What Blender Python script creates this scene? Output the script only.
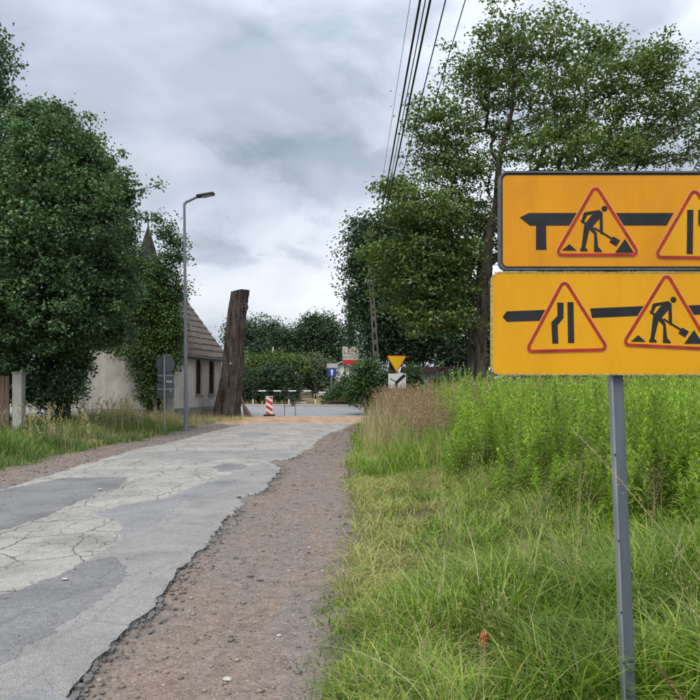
import bpy, bmesh, math, random
import numpy as np
from mathutils import Vector, Matrix

for o in list(bpy.data.objects):
    bpy.data.objects.remove(o)
scene = bpy.context.scene
COL = scene.collection
R = math.radians

# ------------------------------------------------------------------ camera
CAM_H, F, HOR = 1.6, 700.0, 385.0
cam_d = bpy.data.cameras.new('camera')
cam = bpy.data.objects.new('camera', cam_d); COL.objects.link(cam)
cam.location = (0, 0, CAM_H); cam.rotation_euler = (R(90), 0, 0)
cam_d.sensor_width = 36; cam_d.lens = 36; cam_d.shift_y = 0.05
cam_d.clip_start = 0.05; cam_d.clip_end = 3000
scene.camera = cam

# ------------------------------------------------------------------ sky and light
SUN_EL, SUN_AZ = 58.0, 200.0        # azimuth measured clockwise from +Y (view direction)
world = bpy.data.worlds.new('World'); scene.world = world; world.use_nodes = True
nt = world.node_tree; nt.nodes.clear()
def wn(t, **kw):
    n = nt.nodes.new(t)
    for k, v in kw.items(): setattr(n, k, v)
    return n
def wl(a, b): nt.links.new(a, b)
sky = wn('ShaderNodeTexSky', sky_type='NISHITA', sun_disc=False)
sky.sun_elevation = R(SUN_EL); sky.sun_rotation = R(SUN_AZ); sky.dust_density = 3.0
tc = wn('ShaderNodeTexCoord')
sep = wn('ShaderNodeSeparateXYZ'); wl(tc.outputs['Generated'], sep.inputs[0])
def wmath(op, a, b=None, clamp=False):
    n = wn('ShaderNodeMath', operation=op, use_clamp=clamp)
    for i, v in enumerate((a, b)):
        if v is None: continue
        if isinstance(v, (int, float)): n.inputs[i].default_value = v
        else: wl(v, n.inputs[i])
    return n.outputs[0]
zc = wmath('MAXIMUM', sep.outputs['Z'], 0.0)
den = wmath('ADD', zc, 0.34)
px_ = wmath('DIVIDE', sep.outputs['X'], den); py_ = wmath('DIVIDE', sep.outputs['Y'], den)
comb = wn('ShaderNodeCombineXYZ'); wl(px_, comb.inputs[0]); wl(py_, comb.inputs[1])
comb.inputs[2].default_value = 3.7
def wnoise(scale, detail, rough, dist, vec, off=(0, 0, 0)):
    m = wn('ShaderNodeMapping'); wl(vec, m.inputs[0]); m.inputs['Location'].default_value = off
    n = wn('ShaderNodeTexNoise'); wl(m.outputs[0], n.inputs['Vector'])
    n.inputs['Scale'].default_value = scale; n.inputs['Detail'].default_value = detail
    n.inputs['Roughness'].default_value = rough; n.inputs['Distortion'].default_value = dist
    return n.outputs['Fac']
big = wnoise(0.85, 5, 0.52, 0.4, comb.outputs[0], (7.7, 12.4, 0))
wisp = wnoise(2.7, 6, 0.55, 0.3, comb.outputs[0], (18.3, 6.9, 0))
def wramp(fac, stops):
    r = wn('ShaderNodeValToRGB'); wl(fac, r.inputs[0]); e = r.color_ramp.elements
    while len(e) < len(stops): e.new(0.5)
    for el, (p, c) in zip(e, stops): el.position = p; el.color = (*c, 1)
    return r.outputs[0]
c_big = wramp(big, [(0.41, (0.24, 0.268, 0.32)), (0.475, (0.335, 0.365, 0.42)), (0.53, (0.445, 0.47, 0.515)), (0.60, (0.53, 0.548, 0.58))])
c_wisp = wramp(wisp, [(0.38, (0.70, 0.73, 0.77)), (0.43, (0.84, 0.86, 0.89)), (0.47, (0.97, 0.98, 1.0)), (0.56, (1.04, 1.04, 1.03))])
mul = wn('ShaderNodeMix', data_type='RGBA', blend_type='MULTIPLY'); mul.inputs[0].default_value = 1.0
wl(c_big, mul.inputs[6]); wl(c_wisp, mul.inputs[7])
# overcast sky: brighter towards the zenith
lum = wmath('MULTIPLY_ADD', wmath('MULTIPLY', zc, zc), 1.7); lum.node.inputs[2].default_value = 0.90
sc10 = wmath('MULTIPLY', lum, 10.0)
vm = wn('ShaderNodeVectorMath', operation='SCALE'); wl(mul.outputs[2], vm.inputs[0]); wl(sc10, vm.inputs['Scale'])
mx = wn('ShaderNodeMix', data_type='RGBA'); mx.inputs[0].default_value = 0.94
wl(sky.outputs[0], mx.inputs[6]); wl(vm.outputs[0], mx.inputs[7])
bg = wn('ShaderNodeBackground'); bg.inputs['Strength'].default_value = 0.10
wl(mx.outputs[2], bg.inputs['Color'])
wo = wn('ShaderNodeOutputWorld'); wl(bg.outputs[0], wo.inputs[0])

sd = bpy.data.lights.new('sun', 'SUN'); sd.energy = 1.5; sd.angle = R(28); sd.color = (1.0, 0.95, 0.88)
sun = bpy.data.objects.new('sun', sd); COL.objects.link(sun)
sv = Vector((math.sin(R(SUN_AZ)) * math.cos(R(SUN_EL)), math.cos(R(SUN_AZ)) * math.cos(R(SUN_EL)), math.sin(R(SUN_EL))))
sun.rotation_euler = (-sv).to_track_quat('-Z', 'Y').to_euler()
sun.location = (0, -10, 30)

vs = scene.view_settings
vs.view_transform = 'Standard'; vs.look = 'None'; vs.gamma = 1; vs.use_curve_mapping = False
vs.exposure = 0.95
scene.cycles.max_bounces = 6; scene.cycles.transparent_max_bounces = 6
scene.cycles.diffuse_bounces = 3; scene.cycles.use_denoising = True

# ------------------------------------------------------------------ material helpers
class M:
    def __init__(s, name):
        s.m = bpy.data.materials.new(name); s.m.use_nodes = True
        s.nt = s.m.node_tree; s.nt.nodes.clear()
        s.out = s.n('ShaderNodeOutputMaterial'); s.b = s.n('ShaderNodeBsdfPrincipled')
        s.l(s.b.outputs[0], s.out.inputs[0])
        s.tc = s.n('ShaderNodeTexCoord').outputs['Object']
    def n(s, t, **kw):
        x = s.nt.nodes.new(t)
        for k, v in kw.items(): setattr(x, k, v)
        return x
    def l(s, a, b): s.nt.links.new(a, b)
    def val(s, inp, v):
        if isinstance(v, (int, float)): inp.default_value = v
        elif isinstance(v, tuple): inp.default_value = v if len(v) != 3 or inp.type == 'VECTOR' else (*v, 1)
        else: s.l(v, inp)
    def math(s, op, a, b=0.0, c=0.0, clamp=False):
        x = s.n('ShaderNodeMath', operation=op, use_clamp=clamp)
        for i, v in enumerate((a, b, c)): s.val(x.inputs[i], v)
        return x.outputs[0]
    def mapping(s, scale=(1, 1, 1), loc=(0, 0, 0), rot=(0, 0, 0), src=None):
        x = s.n('ShaderNodeMapping'); s.l(src or s.tc, x.inputs[0])
        x.inputs['Scale'].default_value = scale; x.inputs['Location'].default_value = loc; x.inputs['Rotation'].default_value = rot
        return x.outputs[0]
    def noise(s, scale, detail=4, rough=0.55, dist=0.0, vec=None, out='Fac'):
        x = s.n('ShaderNodeTexNoise'); s.l(vec or s.tc, x.inputs['Vector'])
        x.inputs['Scale'].default_value = scale; x.inputs['Detail'].default_value = detail
        x.inputs['Roughness'].default_value = rough; x.inputs['Distortion'].default_value = dist
        return x.outputs[out]
    def voronoi(s, scale, feature='F1', vec=None, out='Distance'):
        x = s.n('ShaderNodeTexVoronoi', feature=feature, voronoi_dimensions='2D' if feature == 'DISTANCE_TO_EDGE' else '3D'); s.l(vec or s.tc, x.inputs['Vector'])
        x.inputs['Scale'].default_value = scale
        return x.outputs[out]
    def ramp(s, fac, stops, interp='LINEAR'):
        x = s.n('ShaderNodeValToRGB'); s.l(fac, x.inputs[0]); x.color_ramp.interpolation = interp
        e = x.color_ramp.elements
        while len(e) < len(stops): e.new(0.5)
        for el, (p, c) in zip(e, stops):
            el.position = p; el.color = (*c, 1) if isinstance(c, tuple) else (c, c, c, 1)
        return x.outputs[0]
    def mix(s, fac, a, b, blend='MIX'):
        x = s.n('ShaderNodeMix', data_type='RGBA', blend_type=blend)
        s.val(x.inputs[0], fac); s.val(x.inputs[6], a); s.val(x.inputs[7], b)
        return x.outputs[2]
    def bump(s, h, strength=0.3, dist=0.01):
        x = s.n('ShaderNodeBump'); s.l(h, x.inputs['Height'])
        x.inputs['Strength'].default_value = strength; x.inputs['Distance'].default_value = dist
        s.l(x.outputs[0], s.b.inputs['Normal'])
    def set(s, color=None, rough=None, metal=None, spec=None):
        if color is not None: s.val(s.b.inputs['Base Color'], color)
        if rough is not None: s.val(s.b.inputs['Roughness'], rough)
        if metal is not None: s.val(s.b.inputs['Metallic'], metal)
        if spec is not None: s.val(s.b.inputs['Specular IOR Level'], spec)
        return s.m

def simple(name, c, rough=0.7, var=0.25, scale=3.0, bump=0.0, bscale=30, metal=0.0, stretch=(1, 1, 1), spec=0.3):
    m = M(name); v = m.mapping(stretch)
    f = m.noise(scale, 6, 0.6, 0.2, v)
    lo = tuple(x * (1 - var) for x in c); hi = tuple(min(1, x * (1 + var)) for x in c)
    col = m.ramp(f, [(0.3, lo), (0.7, hi)])
    if bump: m.bump(m.noise(bscale, 5, 0.6, 0, v), bump, 0.01)
    return m.set(col, rough, metal, spec)

def leafmat(name, stops, trans=0.25, rough=0.55, clump=(0.7, 0.75, 1.2), cscale=0.7):
    m = M(name)
    g = m.n('ShaderNodeNewGeometry')
    col = m.ramp(g.outputs['Random Per Island'], stops)
    cl = m.noise(cscale, 3, 0.5)
    k = m.ramp(cl, [(0.3, clump[0]), (0.5, clump[1] if len(clump) == 2 else (clump[0] + clump[2]) / 2), (0.7, clump[-1])])
    col = m.mix(1.0, col, k, 'MULTIPLY')
    m.set(col, rough, spec=0.35)
    t = m.n('ShaderNodeBsdfTranslucent'); m.l(m.mix(1.0, col, (1.0, 1.15, 0.55), 'MULTIPLY'), t.inputs[0])
    x = m.n('ShaderNodeMixShader'); x.inputs[0].default_value = trans
    m.l(m.b.outputs[0], x.inputs[1]); m.l(t.outputs[0], x.inputs[2]); m.l(x.outputs[0], m.out.inputs[0])
    return m.m

# ------------------------------------------------------------------ mesh / object helpers
def tag(o, label=None, cat=None, group=None, kind=None):
    if label: o['label'] = label
    if cat: o['category'] = cat
    if group: o['group'] = group
    if kind: o['kind'] = kind
    return o
def link(name, me, mat=None, parent=None):
    o = bpy.data.objects.new(name, me); COL.objects.link(o)
    if mat is not None and not me.materials: me.materials.append(mat)
    if parent is not None: o.parent = parent
    return o
def empty(name, loc=(0, 0, 0), rz=0.0):
    o = bpy.data.objects.new(name, None); COL.objects.link(o)
    o.location = loc; o.rotation_euler = (0, 0, rz); o.empty_display_size = 0.2
    return o
def np_mesh(name, V, faces, smooth=False):
    """faces: list of int arrays (n,k)"""
    me = bpy.data.meshes.new(name)
    V = np.asarray(V, dtype=np.float32)
    me.vertices.add(len(V)); me.vertices.foreach_set('co', V.ravel())
    loops = np.concatenate([np.asarray(f, dtype=np.int32).ravel() for f in faces])
    tot = np.concatenate([np.full(len(f), np.asarray(f).shape[1], dtype=np.int32) for f in faces])
    start = np.concatenate([[0], np.cumsum(tot)[:-1]]).astype(np.int32)
    me.loops.add(len(loops)); me.loops.foreach_set('vertex_index', loops)
    me.polygons.add(len(tot)); me.polygons.foreach_set('loop_start', start)
    try: me.polygons.foreach_set('loop_total', tot)
    except Exception: pass
    if smooth: me.polygons.foreach_set('use_smooth', np.ones(len(tot), dtype=bool))
    me.update(calc_edges=True); me.validate()
    return me
class MB:
    """collects simple solids into one mesh"""
    def __init__(s): s.v, s.f = [], []
    def add(s, vs_, fs):
        b = len(s.v); s.v += [tuple(v) for v in vs_]; s.f += [tuple(i + b for i in f) for f in fs]; return s
    def box(s, c, d, mat=None):
        x, y, z = (k / 2 for k in d)
        vv = [Vector((i, j, k)) for k in (-z, z) for j in (-y, y) for i in (-x, x)]
        if mat: vv = [mat @ v for v in vv]
        vv = [v + Vector(c) for v in vv]
        return s.add(vv, [(0, 2, 3, 1), (4, 5, 7, 6), (0, 1, 5, 4), (2, 6, 7, 3), (1, 3, 7, 5), (0, 4, 6, 2)])
    def beam(s, p, q, w, h=None, up=(0, 0, 1)):
        p, q = Vector(p), Vector(q); h = h or w; d = (q - p).normalized()
        u = Vector(up)
        if abs(d.dot(u)) > 0.98: u = Vector((0, 1, 0))
        a = d.cross(u).normalized() * w / 2; b = d.cross(a).normalized() * h / 2
        vv = [e + i * a + j * b for e in (p, q) for i, j in ((-1, -1), (1, -1), (1, 1), (-1, 1))]
        return s.add(vv, [(0, 3, 2, 1), (4, 5, 6, 7), (0, 1, 5, 4), (1, 2, 6, 5), (2, 3, 7, 6), (3, 0, 4, 7)])
    def tube(s, pts, radii, n=8, cap=True):
        pts = [Vector(p) for p in pts]
        if isinstance(radii, (int, float)): radii = [radii] * len(pts)
        rings = []
        for i, p in enumerate(pts):
            d = (pts[min(i + 1, len(pts) - 1)] - pts[max(i - 1, 0)]).normalized()
            u = Vector((0, 0, 1)) if abs(d.z) < 0.9 else Vector((0, 1, 0))
            a = d.cross(u).normalized(); b = a.cross(d).normalized()
            rings.append([p + (a * math.cos(t) + b * math.sin(t)) * radii[i] for t in (2 * math.pi * k / n for k in range(n))])
        fs = [(i * n + k, (i + 1) * n + k, (i + 1) * n + (k + 1) % n, i * n + (k + 1) % n) for i in range(len(pts) - 1) for k in range(n)]
        if cap: fs += [tuple(range(n)), tuple(reversed(range((len(pts) - 1) * n, len(pts) * n)))]
        return s.add([v for r in rings for v in r], fs)
    def prism(s, poly, y0, y1):
        """polygon of (x,z), extruded along y"""
        n = len(poly)
        vv = [(x, y0, z) for x, z in poly] + [(x, y1, z) for x, z in poly]
        return s.add(vv, [tuple(range(n)), tuple(reversed(range(n, 2 * n)))] + [(i, i + n, (i + 1) % n + n, (i + 1) % n) for i in range(n)])
    def build(s, name, mat, parent=None, bevel=0.0, smooth=False):
        me = bpy.data.meshes.new(name); me.from_pydata(s.v, [], s.f); me.update()
        bm = bmesh.new(); bm.from_mesh(me)
        bmesh.ops.recalc_face_normals(bm, faces=bm.faces)
        if bevel:
            bmesh.ops.bevel(bm, geom=list(bm.edges), offset=bevel, segments=2, affect='EDGES', clamp_overlap=True)
        bm.to_mesh(me); bm.free()
        if smooth: me.polygons.foreach_set('use_smooth', np.ones(len(me.polygons), dtype=bool))
        return link(name, me, mat, parent)

def P(px, py, Y):
    return Vector(((px - 350) / F * Y, Y, CAM_H + (HOR - py) / F * Y))
def G(px, py, z=0.0):
    Y = (CAM_H - z) * F / (py - HOR); return ((px - 350) / F * Y, Y)
def sstep(a, b, x):
    t = np.clip((x - a) / (b - a), 0, 1); return t * t * (3 - 2 * t)
def H(x, y):
    x = np.asarray(x, dtype=float); y = np.asarray(y, dtype=float)
    near = 1 - sstep(27.5, 33, y)
    h = sstep(0.1, 3.2, x) * 0.24 * near + sstep(6.2, 9.0, -x) * 0.18 * near
    h = h + 0.02 * sstep(4.6, 5.2, -x) * near
    h = h + 0.16 * np.clip((y - 34.5) / 11.5, 0, 1) + 0.5 * sstep(47, 80, y)
    return h
rng = np.random.default_rng(7)
def vnoise(x, y, seed=0):
    """cheap smooth 2-D value noise, about -1..1"""
    r = np.random.default_rng(seed); T = r.uniform(-1, 1, (64, 64))
    xi = np.floor(x).astype(int); yi = np.floor(y).astype(int); fx = x - xi; fy = y - yi
    fx = fx * fx * (3 - 2 * fx); fy = fy * fy * (3 - 2 * fy)
    g = lambda a, b: T[a % 64, b % 64]
    return (g(xi, yi) * (1 - fx) + g(xi + 1, yi) * fx) * (1 - fy) + (g(xi, yi + 1) * (1 - fx) + g(xi + 1, yi + 1) * fx) * fy

# ------------------------------------------------------------------ materials
def ground_mat():
    m = M('ground_soil')
    s = m.n('ShaderNodeSeparateXYZ'); m.l(m.tc, s.inputs[0]); X, Y = s.outputs[0], s.outputs[1]
    wob = m.math('MULTIPLY_ADD', m.noise(1.1, 4), 0.9, -0.45)
    xr = m.math('ADD', X, wob)
    d1 = m.math('MULTIPLY_ADD', xr, -2.2, 0.65, clamp=True)       # dirt left of x ~ 0
    d2 = m.math('MULTIPLY_ADD', xr, 1.6, 11.0, clamp=True)         # dirt right of x ~ -6.6
    d3 = m.math('MULTIPLY_ADD', Y, -0.6, 21.5, clamp=True)
    mask = m.math('MULTIPLY', m.math('MULTIPLY', d1, d2), d3)
    n1 = m.noise(0.9, 6, 0.6, 0.4); n2 = m.noise(55, 3, 0.7)
    n3 = m.noise(9, 5, 0.65, 0.3)
    dirt = m.ramp(m.noise(0.75, 6, 0.62, 0.6, m.mapping((1.6, 0.55, 1))), [(0.36, (0.265, 0.20, 0.155)), (0.47, (0.25, 0.20, 0.168)), (0.56, (0.235, 0.198, 0.175)), (0.66, (0.225, 0.198, 0.182))])
    dirt = m.mix(1.0, dirt, (0.92, 0.92, 0.92), 'MULTIPLY'); dirt = m.mix(0.7, dirt, m.ramp(n3, [(0.3, 0.42), (0.5, 0.75), (0.7, 1.0)]), 'MULTIPLY')
    dirt = m.mix(0.75, dirt, m.ramp(n2, [(0.3, 0.45), (0.5, 1.0), (0.68, 1.5)]), 'MULTIPLY')
    vc = m.voronoi(70, out='Color'); vg = m.n('ShaderNodeRGBToBW'); m.l(vc, vg.inputs[0])
    dirt = m.mix(m.math('GREATER_THAN', vg.outputs[0], 0.92), dirt, (0.32, 0.27, 0.23))
    soil = m.ramp(m.noise(2.0, 5), [(0.3, (0.06, 0.055, 0.028)), (0.55, (0.115, 0.10, 0.055)), (0.75, (0.19, 0.155, 0.09))])
    m.bump(m.math('ADD', n2, m.math('MULTIPLY', n3, 2.0)), 0.6, 0.012)
    return m.set(m.mix(mask, soil, dirt), 0.95, spec=0.15)
def asphalt(name, base, crack=0.0, speck=0.5, cell=1.6, stain=0.35, crackcol=(0.10, 0.085, 0.065)):
    m = M(name)
    n1 = m.noise(1.3, 6, 0.6, 0.5); n2 = m.noise(130, 2, 0.7); n3 = m.noise(24, 4, 0.6)
    c = m.ramp(n1, [(0.3, tuple(x * (1 - stain) for x in base)), (0.5, base), (0.72, tuple(min(1, x * 1.16) for x in base))])
    c = m.mix(speck, c, m.ramp(n2, [(0.32, 0.35), (0.5, 0.95), (0.66, 1.75)]), 'MULTIPLY')
    c = m.mix(0.5, c, m.ramp(n3, [(0.3, 0.62), (0.5, 0.95), (0.7, 1.2)]), 'MULTIPLY')
    h = m.math('ADD', m.math('MULTIPLY', n2, 0.5), m.math('MULTIPLY', n3, 0.5))
    if crack:
        wob = m.noise(2.6, 5, 0.65, 0, out='Color')
        vm2 = m.n('ShaderNodeVectorMath', operation='MULTIPLY_ADD'); m.l(wob, vm2.inputs[0]); vm2.inputs[1].default_value = (0.30, 0.30, 0); m.l(m.tc, vm2.inputs[2])
        # the road runs along y: cracks are a little longer that way
        v1 = m.mapping((1, 0.8, 1), src=vm2.outputs[0])
        e1 = m.voronoi(cell, 'DISTANCE_TO_EDGE', v1); e2 = m.voronoi(cell * 2.7, 'DISTANCE_TO_EDGE', v1)
        w = m.ramp(m.noise(0.8, 4), [(0.35, 0.0), (0.6, 1.0)])
        w1 = m.math('MULTIPLY_ADD', w, 0.011, 0.007)
        k1 = m.math('MULTIPLY', m.math('SUBTRACT', 1.0, m.math('DIVIDE', e1, w1)), 1.8, clamp=True)
        gate = m.ramp(m.noise(1.7, 3), [(0.40, 0.0), (0.54, 1.0)])
        k2 = m.math('MULTIPLY', m.math('SUBTRACT', 1.0, m.math('DIVIDE', e2, 0.028), clamp=True), gate)
        k = m.math('MULTIPLY', m.math('MAXIMUM', k1, k2), crack)
        c = m.mix(k, c, crackcol)
        h = m.math('SUBTRACT', h, m.math('MULTIPLY', k, 2.5))
    m.bump(h, 0.55, 0.008)
    return m.set(c, 0.9, spec=0.2)

MAT = {}
MAT['ground'] = ground_mat()
MAT['road'] = asphalt('pale_worn_asphalt', (0.30, 0.288, 0.262), crack=1.0, speck=0.5, cell=1.5, stain=0.28)
MAT['lane'] = asphalt('chipped_grey_asphalt', (0.238, 0.231, 0.219), crack=0.35, speck=0.85, cell=0.7, stain=0.25, crackcol=(0.16, 0.15, 0.14))
MAT['patch'] = asphalt('smooth_grey_patch', (0.178, 0.175, 0.174), crack=0.3, speck=0.6, cell=0.6, stain=0.3, crackcol=(0.09, 0.085, 0.08))
MAT['patch2'] = asphalt('bluish_grey_patch', (0.215, 0.214, 0.213), crack=0.3, speck=0.5, cell=0.7, stain=0.3, crackcol=(0.12, 0.115, 0.11))
MAT['rubble'] = simple('broken_asphalt_edge', (0.15, 0.145, 0.138), 0.95, 0.5, 40, 0.8, 90)
MAT['chunk'] = simple('loose_asphalt_chunk', (0.15, 0.147, 0.14), 0.95, 0.5, 60, 1.0, 120)
MAT['cross'] = asphalt('far_road_asphalt', (0.24, 0.245, 0.25), crack=0.0, speck=0.3, stain=0.2)
MAT['sand'] = simple('orange_sand', (0.34, 0.235, 0.15), 0.95, 0.4, 2.2, 0.8, 25)
MAT['pink'] = simple('pink_paving', (0.36, 0.235, 0.215), 0.9, 0.2, 4, 0.3, 30)
MAT['kerb'] = simple('kerb_concrete', (0.36, 0.35, 0.33), 0.9, 0.2, 5, 0.3, 60)
MAT['stone'] = None
m = M('gravel_stone'); g = m.n('ShaderNodeNewGeometry')
MAT['stone'] = m.set(m.ramp(g.outputs['Random Per Island'], [(0.0, (0.10, 0.078, 0.065)), (0.4, (0.19, 0.145, 0.118)), (0.75, (0.25, 0.20, 0.172)), (0.95, (0.31, 0.26, 0.225)), (1.0, (0.45, 0.41, 0.37))]), 0.9, spec=0.2)
def barkmat(name, c, sc=7.0):
    m = M(name); v = m.mapping((1, 1, 0.16)); n1 = m.noise(sc, 6, 0.65, 0.6, v); n2 = m.noise(sc * 3.3, 5, 0.7, 0.4, v); n3 = m.noise(1.1, 4)
    h = m.math('ADD', n1, m.math('MULTIPLY', n2, 0.5))
    col = m.ramp(n1, [(0.36, tuple(x * 0.28 for x in c)), (0.47, c), (0.62, tuple(x * 1.55 for x in c))])
    col = m.mix(0.7, col, m.ramp(n2, [(0.35, 0.45), (0.6, 1.15)]), 'MULTIPLY'); col = m.mix(0.6, col, m.ramp(n3, [(0.35, 0.6), (0.65, 1.3)]), 'MULTIPLY')
    m.bump(h, 1.0, 0.06); return m.set(col, 0.95, spec=0.15)
MAT['bark'] = barkmat('grey_brown_bark', (0.075, 0.064, 0.052))
MAT['twig'] = simple('dark_twig_bark', (0.07, 0.058, 0.048), 0.95, 0.35, 5, 0.5, 20)

# ------------------------------------------------------------------ ground and roads
def grid_mesh(name, xs, ys, zf, mat, parent=None, smooth=True):
    X, Y = np.meshgrid(xs, ys); Z = zf(X, Y)
    V = np.stack([X, Y, Z], -1).reshape(-1, 3); nx, ny = len(xs), len(ys)
    i = (np.arange(ny - 1)[:, None] * nx + np.arange(nx - 1)[None, :]).ravel()
    return link(name, np_mesh(name, V, [np.stack([i, i + 1, i + nx + 1, i + nx], 1)], smooth), mat, parent)
gx = np.concatenate([[-1500, -700, -300, -150, -90, -60, -40, -30, -24, -20, -17], np.arange(-15, 12.01, 0.2), [14, 17, 20, 25, 32, 42, 60, 90, 150, 300, 700, 1500]])
gy = np.concatenate([[-300, -100, -40, -15, -6, -3], np.arange(-1, 36.01, 0.2), np.arange(36.5, 48.1, 0.5), np.arange(49, 82, 1.5), [90, 110, 140, 200, 320, 600, 1200, 2500]])
def ground_z(X, Y):
    n = 0.018 * vnoise(X * 1.3, Y * 1.3, 1) + 0.010 * vnoise(X * 3.1, Y * 3.1, 2)
    return H(X, Y) + n * (np.abs(Y - 16) < 17.5) * (np.abs(X + 2) < 13) - 0.004
tag(grid_mesh('ground', gx, gy, ground_z, MAT['ground']), kind='structure')

ROADZ = 0.028
right_px = [(60, 700), (95, 665), (128, 626), (152, 605), (160, 590), (168, 577), (188, 562), (204, 544), (218, 525), (243, 502), (236, 497), (263, 490), (273, 478), (282, 468), (276, 465), (267, 461), (296, 457), (303, 450), (313, 447), (318, 440), (329, 433), (345, 428), (352, 424)]
rp = sorted([G(a, b, ROADZ) for a, b in right_px], key=lambda p: p[1])
ry = np.array([-4.0] + [p[1] for p in rp] + [31.0]); rx = np.array([-1.50] + [p[0] for p in rp] + [0.45])
left_px = [(0, 489), (40, 478), (100, 459), (145, 447), (180, 440), (205, 433), (230, 427), (252, 423)]
lp = sorted([G(a, b, ROADZ) for a, b in left_px], key=lambda p: p[1])
ly = np.array([-4.0, 6.0] + [p[1] for p in lp] + [31.0]); lx = np.array([-5.45, -5.40] + [p[0] for p in lp] + [-4.0])
ys = np.concatenate([np.arange(-4, 1.5, 0.25), np.arange(1.5, 14, 0.035), np.arange(14, 31, 0.08)])
e_r = np.interp(ys, ry, rx) + 0.045 * vnoise(ys * 3.7, ys * 0 + 3.3, 4) + 0.022 * vnoise(ys * 11, ys * 0 + 1.2, 5) + 0.014 * vnoise(ys * 27, ys * 0 + 8, 6)
e_l = np.interp(ys, ly, lx) + 0.06 * vnoise(ys * 2.7, ys * 0 + 3.3, 8) + 0.03 * vnoise(ys * 9, ys * 0, 9)
cols = [('L', 0.03, -0.03), ('L', 0.0, ROADZ - 0.004)] + [('t', t, ROADZ) for t in (0.02, 0.2, 0.4, 0.6, 0.8, 0.985)] + [('R', 0.0, ROADZ - 0.006), ('R', 0.022, -0.03)]
V = []
for k, t, z in cols:
    if k == 'L': x = e_l - t
    elif k == 'R': x = e_r + t + (0.012 * vnoise(ys * 40, ys * 0 + 2, 10) if t else 0)
    else: x = e_l + (e_r - e_l) * t
    V.append(np.stack([x, ys, np.full_like(ys, z)], 1))
V = np.stack(V, 1).reshape(-1, 3); nc = len(cols)
i = (np.arange(len(ys) - 1)[:, None] * nc + np.arange(nc - 1)[None, :]).ravel()
road = tag(link('road', np_mesh('road', V, [np.stack([i, i + 1, i + nc + 1, i + nc], 1)]), MAT['road']), kind='structure')

def patch(poly, z, mat, name='asphalt_patch', rough=0.02, seed=1, clipR=False):
    pts = [Vector((*G(a, b, ROADZ), 0)) for a, b in poly]
    out = []
    r = random.Random(seed)
    for a, b in zip(pts, pts[1:] + pts[:1]):
        n = max(2, int((b - a).length / 0.045)); n = min(n, 110)
        for k in range(n):
            p = a.lerp(b, k / n); s = rough * (0.5 + min(1.5, p.y / 8)); u = np.array([p.x]); v = np.array([p.y])
            w1 = 2.2 * rough * float(vnoise(u * 3.1 + seed, v * 3.1, 50)[0]) + 1.6 * rough * float(vnoise(u * 8.7, v * 8.7 + seed, 51)[0]); w2 = 3.5 * rough * float(vnoise(u * 2.7, v * 2.7 + 9, 52)[0]) + 2.0 * rough * float(vnoise(u * 9.1, v * 7.7, 53)[0])
            out.append(Vector((p.x + w1 + r.uniform(-s, s), p.y + w2 + r.uniform(-s, s), 0)))
    if clipR:
        for p in out:
            p.x = min(p.x, float(np.interp(p.y, ys, e_r)) - 0.012)
            p.x = max(p.x, float(np.interp(p.y, ys, e_l)) + 0.02)
    bm = bmesh.new()
    vv = [bm.verts.new((p.x, p.y, z)) for p in out]
    ed = [bm.edges.new((vv[k], vv[(k + 1) % len(vv)])) for k in range(len(vv))]
    bmesh.ops.triangle_fill(bm, use_beauty=True, use_dissolve=False, edges=ed, normal=(0, 0, 1))
    area = sum(out[k].x * out[(k + 1) % len(out)].y - out[(k + 1) % len(out)].x * out[k].y for k in range(len(out))); sg = 1 if area > 0 else -1
    low = []
    for k, p in enumerate(out):
        d = out[(k + 3) % len(out)] - out[k - 3]; nn_ = Vector((d.y, -d.x, 0)).normalized() * 0.03 * sg
        low.append(bm.verts.new((p.x + nn_.x, p.y + nn_.y, ROADZ - 0.003)))
    for k in range(len(vv)):
        j = (k + 1) % len(vv)
        bm.faces.new((vv[k], low[k], low[j], vv[j]))
    bmesh.ops.recalc_face_normals(bm, faces=bm.faces)
    me = bpy.data.meshes.new(name); bm.to_mesh(me); bm.free()
    return link(name, me, mat, road)
# the grey chipped lane along the right side
lane = [(62, 699), (96, 664), (129, 625), (152, 604), (168, 578), (188, 561), (204, 543), (218, 524), (240, 500), (234, 497), (262, 490), (272, 478), (281, 468), (262, 463), (244, 467), (228, 476), (190, 488), (160, 500), (122, 506), (97, 513), (121, 523), (124, 541), (92, 557), (60, 590), (20, 640), (-60, 700), (-200, 900), (-60, 900)]
patch(lane, ROADZ + 0.003, MAT['lane'], rough=0.012, seed=3, clipR=True)
patch([(0, 596), (40, 585), (84, 563), (112, 558), (126, 566), (118, 585), (95, 603), (58, 628), (20, 655), (-60, 690), (-90, 640)], ROADZ + 0.007, MAT['patch'], rough=0.018, seed=4)
patch([(-60, 505), (0, 491), (38, 483), (62, 478), (127, 477), (119, 488), (95, 494), (77, 503), (38, 519), (0, 530), (-70, 548)], ROADZ + 0.003, MAT['patch'], rough=0.015, seed=5, clipR=True)
patch([(98, 513), (125, 505), (166, 500), (192, 488), (226, 478), (240, 480), (214, 492), (180, 503), (160, 520), (125, 537), (124, 524)], ROADZ + 0.007, MAT['patch2'], rough=0.015, seed=6)
patch([(118, 459), (140, 452), (235, 451), (298, 449), (294, 457), (268, 460), (240, 458), (205, 461), (160, 460)], ROADZ + 0.003, MAT['lane'], rough=0.02, seed=7, clipR=True)
patch([(214, 467), (225, 464), (243, 465), (246, 468), (233, 471), (218, 471)], ROADZ + 0.007, MAT['patch'], rough=0.02, seed=8)
patch([(238, 434), (250, 432), (268, 433), (266, 436), (244, 437)], ROADZ + 0.003, MAT['patch2'], rough=0.03, seed=9)
patch([(-150, 760), (40, 690), (60, 700), (-20, 800), (-200, 900)], ROADZ + 0.007, MAT['patch2'], rough=0.02, seed=11)

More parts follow.
